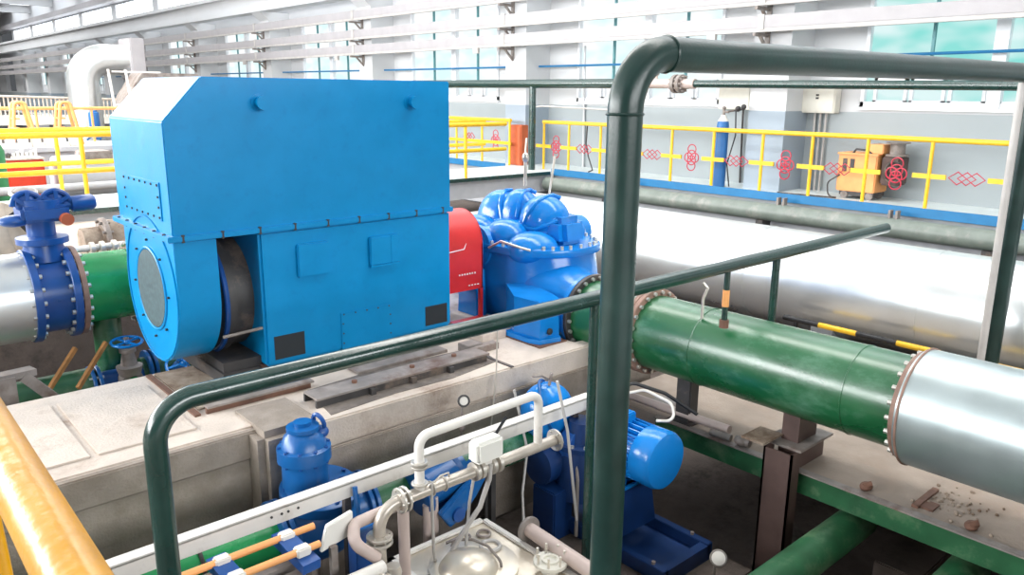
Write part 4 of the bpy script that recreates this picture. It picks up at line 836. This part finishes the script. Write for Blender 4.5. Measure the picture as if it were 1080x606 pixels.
# ------------------------------------------------------------------ small pump set
struct(MB().box((3.35, 2.55, FLOOR), (4.62, 4.3, -3.30), .01).build('pump_pad', 'pit_floor'))
sp = thing('vertical_volute_pump', (4.05, 3.98, -3.3), 'small blue pump with a round ball casing behind the white channel', 'pump')
MB().ball((4.02, 4.08, -2.40), (.22, .2, .23)).build('ball_casing', 'pump_blue', sp)
MB().torus((4.02, 4.06, -2.36), (.5, -.6, .3), .215, .012, 36, 6).build('casing_seam', 'mid_blue', sp)
MB().cyl((4.0, 4.05, -2.2), (4.02, 4.04, -2.08), .012).tube([(4.0, 4.05, -2.13), (3.9, 4.02, -2.07), (3.78, 4.0, -2.04)], .008, 6).build('vent_cock', 'worn_beam', sp)
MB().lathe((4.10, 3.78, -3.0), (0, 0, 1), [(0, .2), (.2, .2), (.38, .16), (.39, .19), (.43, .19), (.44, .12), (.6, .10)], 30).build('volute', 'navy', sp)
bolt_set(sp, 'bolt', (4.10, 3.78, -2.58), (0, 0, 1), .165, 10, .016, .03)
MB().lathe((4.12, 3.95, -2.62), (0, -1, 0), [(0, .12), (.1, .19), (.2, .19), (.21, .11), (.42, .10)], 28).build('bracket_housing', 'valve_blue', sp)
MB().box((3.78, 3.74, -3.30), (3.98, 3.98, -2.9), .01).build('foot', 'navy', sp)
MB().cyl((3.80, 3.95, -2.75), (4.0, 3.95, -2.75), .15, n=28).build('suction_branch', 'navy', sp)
MB().cyl((4.08, 3.82, -2.9), (4.08, 3.82, -2.7), .03).tube([(3.98, 3.72, -2.62), (3.94, 3.66, -2.8), (3.92, 3.64, -3.25)], .014, 8).build('seal_pipe', 'worn_beam', sp)
em = thing('small_electric_motor', (4.2, 3.25, -3.3), 'small blue finned motor with a smooth round fan cowl by the thick green post', 'motor')
MX, MZ, MR = 4.235, -2.53, .212
MB().cyl((MX, 3.62, MZ), (MX, 3.28, MZ), .165, n=36).build('barrel', 'pump_blue', em)
for k in range(28):
    a = 2*PI*k/28; c, s_ = math.cos(a), math.sin(a); MB().bar((MX+.19*c, 3.62, MZ+.19*s_), (MX+.19*c, 3.26, MZ+.19*s_), .009, .05, (c, 0, s_)).build('cooling_fin', 'pump_blue', em)
MB().lathe((MX, 3.26, MZ), (0, -1, 0), [(0, MR), (.012, MR+.004), (.15, MR+.004), (.175, MR-.008), (.19, MR-.04), (.193, .01)], 48).build('fan_cowl', 'pump_blue', em)
MB().lathe((MX, 3.62, MZ), (0, 1, 0), [(0, .17), (.03, .18), (.05, .10), (.2, .04)], 30).build('end_cap', 'valve_blue', em)
MB().box((MX-.15, 3.40, MZ+.17), (MX+.04, 3.60, MZ+.27), .01).build('terminal_box', 'pump_blue', em)
for s in (-1, 1):
    MB().box((MX+s*.17-.05, 3.34, MZ-.24), (MX+s*.17+.05, 3.56, MZ-.19)).build('foot', 'pump_blue', em)
ms = thing('motor_stand', (4.2, 3.2, -3.3), 'dark blue steel stand and base frame under the small finned motor', 'stand')
for y in (3.36, 3.54):
    MB().prism([(MX-.24, y-.03, -3.18), (MX-.15, y-.03, MZ-.24), (MX+.15, y-.03, MZ-.24), (MX+.24, y-.03, -3.18)], (0, .03, 0)).build('side_plate', 'navy', ms)
MB().box((MX-.23, 3.31, MZ-.262), (MX+.23, 3.58, MZ-.24)).build('top_plate', 'pump_blue', ms)
for s in (-1, 1): MB().box((MX+s*.26-.03, 2.84, -3.26), (MX+s*.26+.03, 4.12, -3.17), .004).build('base_rail', 'navy', ms)
for y in (2.84, 4.05): MB().box((MX-.26, y, -3.26), (MX+.26, y+.07, -3.18)).build('cross_rail', 'navy', ms)
MB().box((MX-.26, 2.84, -3.30), (MX+.26, 4.12, -3.26)).build('base_sheet', 'navy', ms)
bolt_set(ms, 'worn_beam', (0, 0, 0), (0, 0, 1), 0, 0, .015, .02, name='anchor_bolt', pts=[(MX-.26, 2.95, -3.17), (MX-.26, 3.3, -3.17), (MX+.26, 3.0, -3.17)])
tag(MB().tube([(4.25, 3.50, -2.26), (4.30, 3.56, -2.18), (4.48, 3.5, -2.17), (4.56, 3.30, -2.24), (4.50, 3.22, -2.34), (4.38, 3.3, -2.33)], .011, 8, bend=.07).build('motor_cable', 'steel_white'), 'white cable looping from the small motor terminal box', 'cable')
tag(MB().tube([(4.22, 3.52, -2.26), (4.28, 3.6, -2.14), (4.42, 3.56, -2.12), (4.6, 3.4, -2.2), (4.75, 3.2, -2.35)], .014, 8, bend=.1).build('motor_cable', 'black'), 'black cable arching over the small finned motor', 'cable')
tag(MB().tube([(3.6, 4.0, -2.1), (3.72, 3.98, -2.6), (3.62, 3.92, -2.9), (3.45, 3.7, -3.2)], .010, 8).build('drop_cable', 'grey_pipe'), 'thin grey cable dropping past the small ball pump', 'cable')
tag(MB().tube([(3.78, 3.74, -2.0), (3.86, 3.7, -2.4), (3.9, 3.62, -3.1)], .011, 8).build('sample_pipe', 'grey_pipe'), 'thin upright grey pipe between the ball pump and thick green post', 'pipe')

# ------------------------------------------------------------------ deck edge, supports, low pipes
ch = thing('edge_channel', (4.98, 1.5, DK-.16), 'long green steel channel edging the concrete deck', 'channel')
MB().box((4.96, -1.5, DK-.17), (5.0, 3.75, DK+.004), .004).build('web', 'low_green', ch)
MB().box((4.93, -1.5, DK-.004), (5.0, 3.75, DK+.008), .002).build('top_flange', 'worn_beam', ch)
for y in (2.02, 1.36): MB().tube([(5.03, y, DK+.01), (5.03, y, DK+.04), (5.06, y-.03, DK+.05)], .022, 8).ball((5.05, y, DK+.025), (.05, .04, .03)).build('lug', 'rust', ch)
ps = thing('pipe_support', (4.85, 2.6, FLOOR), 'brown H section steel column carrying the green discharge pipe at the deck edge', 'support')
c = MB().box((4.80, 2.44, FLOOR), (4.815, 2.66, -2.43)).box((4.80, 2.44, FLOOR), (4.92, 2.455, -2.43)).box((4.80, 2.645, FLOOR), (4.92, 2.66, -2.43)); c.build('column', 'brown_steel', ps)
MB().box((4.88, 2.42, -2.43), (5.35, 2.72, -2.41), .003).build('bearing_plate', 'worn_beam', ps)
MB().prism([(4.98, 2.50, -2.41), (5.24, 2.50, -2.41), (5.24, 2.50, -2.20), (5.1, 2.50, -2.235), (4.98, 2.50, -2.20)], (0, .13, 0)).build('saddle_block', 'brown_steel', ps)
MB().box((4.93, 2.48, -2.60), (5.34, 2.62, -2.43)).build('stub_beam', 'brown_steel', ps)
MB().box((4.72, 2.62, -2.39), (4.98, 2.80, -2.375)).build('gusset', 'cover_plate', ps)
tag(MB().box((5.02, 3.46, DK), (5.14, 3.60, -2.18), .008).box((4.98, 3.42, DK), (5.18, 3.64, DK+.015)).build('support_post', 'dark_steel'), 'dark square post holding up the green discharge pipe near the small motor', 'post')
tag(MB().cyl((5.05, 4.2, -2.55), (5.05, 3.1, -2.53), .035, n=16).build('deck_hose', 'pink_pipe'), 'pinkish thin pipe lying along the deck under the discharge pipe', 'pipe')
tag(MB().box((5.10, 3.66, DK), (5.36, 4.0, DK+.012)).build('deck_plate', 'worn_beam'), 'flat grey plate lying on the deck behind the dark post', 'plate')
tag(MB().cyl((5.0, 3.05, DK+.03), (4.98, 3.22, DK+.04), .03).ball((4.99, 2.95, DK+.045), (.05, .05, .04)).cyl((4.99, 2.88, DK+.05), (4.99, 3.0, DK+.05), .03).build('deck_tap', 'worn_beam'), 'small rusty tap on the deck edge beside the dark post', 'tap')
tag(MB().box((5.08, 1.60, DK), (5.2, 1.72, DK+.012)).box((5.05, 1.68, DK), (5.4, 1.72, DK+.02)).build('scrap_metal', 'rust'), 'rusty scrap strip lying on the deck near its green edge', 'scrap')
q = MB()
for i in range(60):
    x, y = random.gauss(5.3, .13), random.gauss(1.55, .12); q.ball((x, y, DK+.006), random.uniform(.005, .014), u=6, v=4)
o = tag(q.build('gravel', 'cover_plate'), 'sprinkle of grit on the deck beside the rusty strip', 'gravel'); o['kind'] = 'stuff'
tag(MB().box((5.35, .78, DK), (5.5, .95, DK+.10)).build('timber_block', 'concrete_top'), 'pale timber block on the deck under the silver pipe end', 'block')
tag(MB().box((5.42, 1.0, DK), (5.56, 1.1, DK+.16)).build('timber_block', 'cover_plate'), 'brown timber block on the deck under the silver pipe end', 'block')
for y, z, xe, lab in ((2.10, -2.92, 5.22, 'nearest dark green pipe running under the deck at the bottom right'), (1.37, -2.95, 5.20, 'green pipe stub in the very bottom right corner under the deck')):
    t = thing('under_deck_pipe', (4, y, z-.12), lab, 'pipe')
    MB().cyl((2.9, y, z), (xe, y, z), .122, n=36).build('pipe_barrel', 'low_green', t)
    MB().box((4.3, y-.08, FLOOR), (4.42, y+.08, z-.1)).build('pipe_stand', 'dark_steel', t)
tag(MB().box((5.24, 1.66, FLOOR), (5.72, 1.98, -3.2), .01).build('concrete_block', 'pit_floor'), 'brownish concrete block on the pit floor between the two low green pipes', 'block')
pg = thing('pressure_gauge', (4.14, 2.55, -3.2), 'small round pressure gauge on a thin stem at the bottom right of the pit', 'gauge')
MB().lathe((4.14, 2.55, -3.0), (-.6, -.5, .5), [(0, .046), (.03, .052), (.034, .046)], 24).build('dial', 'steel_white', pg)
MB().torus((4.14-.018, 2.55-.015, -2.985), (-.6, -.5, .5), .05, .008, 24, 6).build('bezel', 'worn_beam', pg)
MB().tube([(4.14, 2.57, -3.02), (4.14, 2.57, FLOOR)], .009, 8).build('stem', 'worn_beam', pg)
by = thing('striped_barrier', (8.03, 3.4, DK), 'yellow and black striped barrier bar in front of the giant silver pipe', 'barrier')
for i in range(10):
    MB().cyl((8.03, 4.35-i*.42, -2.44), (8.03, 3.93-i*.42, -2.44), .03, n=14).build('black_stripe' if i % 2 == 0 else 'yellow_stripe', 'black' if i % 2 == 0 else 'yellow', by)
for y in (4.2, 2.2, .4): MB().cyl((8.03, y, DK), (8.03, y, -2.44), .025, n=10).build('post', 'black', by)

# ------------------------------------------------------------------ on the plinth
pb = thing('slide_rail', (2.9, 4.75, PL), 'worn grey steel slide rail bolted on the plinth edge before the motor', 'rail')
MB().box((2.34, 4.60, -2.045), (3.87, 4.80, -2.03), .002).build('top_plate', 'worn_beam', pb)
MB().box((2.34, 4.61, PL), (3.85, 4.63, -2.045)).build('dark_web', 'dark_steel', pb); MB().box((2.34, 4.78, PL), (3.87, 4.80, -2.045)).build('dark_web', 'dark_steel', pb)
for x in (2.75, 3.1, 3.45): MB().box((x, 4.57, PL), (x+.04, 4.61, -2.05)).build('stiffener', 'dark_steel', pb)
bolt_set(pb, 'rust', (0, 0, 0), (0, 0, 1), 0, 0, .02, .02, pts=[(x, 4.72, -2.03) for x in (2.7, 3.2, 3.6)])
pb = thing('slide_rail', (2.2, 5.04, PL), 'worn brown steel slide rail on the plinth left of the dark rail', 'rail')
MB().box((1.74, 4.98, -2.06), (2.52, 5.10, -2.045), .002).build('top_plate', 'worn_beam', pb)
MB().box((1.74, 5.0, PL), (2.50, 5.03, -2.06)).build('dark_web', 'rust', pb)
tag(MB().box((2.9, 5.0, PL), (3.75, 5.16, -2.075), .003).build('floor_strip', 'worn_beam'), 'flat grey strip lying between the slide rail and the motor', 'strip')
tag(MB().box((3.84, 4.84, PL), (4.0, 4.98, -2.03), .004).box((3.9, 4.80, PL), (4.14, 4.88, -2.045)).build('levelling_block', 'worn_beam'), 'grey steel levelling block on the plinth near the pump foot', 'block')
tag(MB().box((4.12, 5.0, PL), (4.4, 5.2, -2.03), .006).build('grout_pad', 'concrete_top'), 'pale grout pad on the plinth left of the pump foot', 'pad')
tag(MB().prism([(1.72, 5.10, PL), (2.06, 5.12, PL), (2.0, 6.0, PL), (1.72, 6.0, PL)], (0, 0, .012)).build('cover_plate', 'cover_plate'), 'rust stained cover plate lying left of the motor fan housing', 'plate')
tag(MB().prism([(2.12, 5.30, PL), (2.30, 5.16, PL), (2.46, 5.26, PL), (2.3, 5.30, PL)], (0, 0, .012)).build('cover_plate', 'worn_beam'), 'small worn plate at the front left foot of the motor', 'plate')
tag(MB().prism([(2.05, 5.16, PL), (2.09, 5.15, PL), (2.14, 6.0, PL), (2.10, 6.0, PL)], (0, 0, .03)).build('angle_strip', 'rust'), 'rusty strip lying across the plinth under the motor fan', 'strip')
tag(MB().box((1.66, 5.0, PL), (1.70, 6.0, -2.085)).build('angle_strip', 'rust'), 'thin rusty strip along the cover plate left of the motor', 'strip')
tag(MB().box((3.90, 4.37, PL), (3.93, 4.80, -2.092)).build('joint_strip', 'dark_steel'), 'thin dark joint strip across the plinth beside the slide rail', 'strip')
pg = thing('pressure_gauge', (3.25, 4.15, -2.2), 'small round pressure gauge in front of the plinth edge below the slide rail', 'gauge')
MB().lathe((3.25, 4.16, -2.14), (-.4, -.8, .3), [(0, .036), (.03, .04), (.034, .036)], 24).build('dial', 'steel_white', pg)
MB().torus((3.25-.014, 4.16-.028, -2.13), (-.4, -.8, .3), .038, .008, 24, 6).build('bezel', 'dark_steel', pg)
MB().tube([(3.25, 4.17, -2.17), (3.25, 4.17, -2.36), (3.25, 4.19, -2.52)], .008, 8).ball((3.25, 4.17, -2.36), (.022, .02, .03)).build('stem', 'worn_beam', pg)
tag(MB().tube([(3.62, 4.3, FLOOR+.9), (3.70, 4.32, -2.1), (3.72, 4.33, -1.75)], .006, 6).build('thin_rod', 'stainless'), 'thin upright wire before the plinth left of the small ball pump', 'wire')
tag(MB().tube([(2.03, 4.55, FLOOR), (2.03, 4.55, -2.15)], .03, 10).build('corner_pipe', 'worn_beam'), 'thin grey pipe in the notch of the plinth', 'pipe')
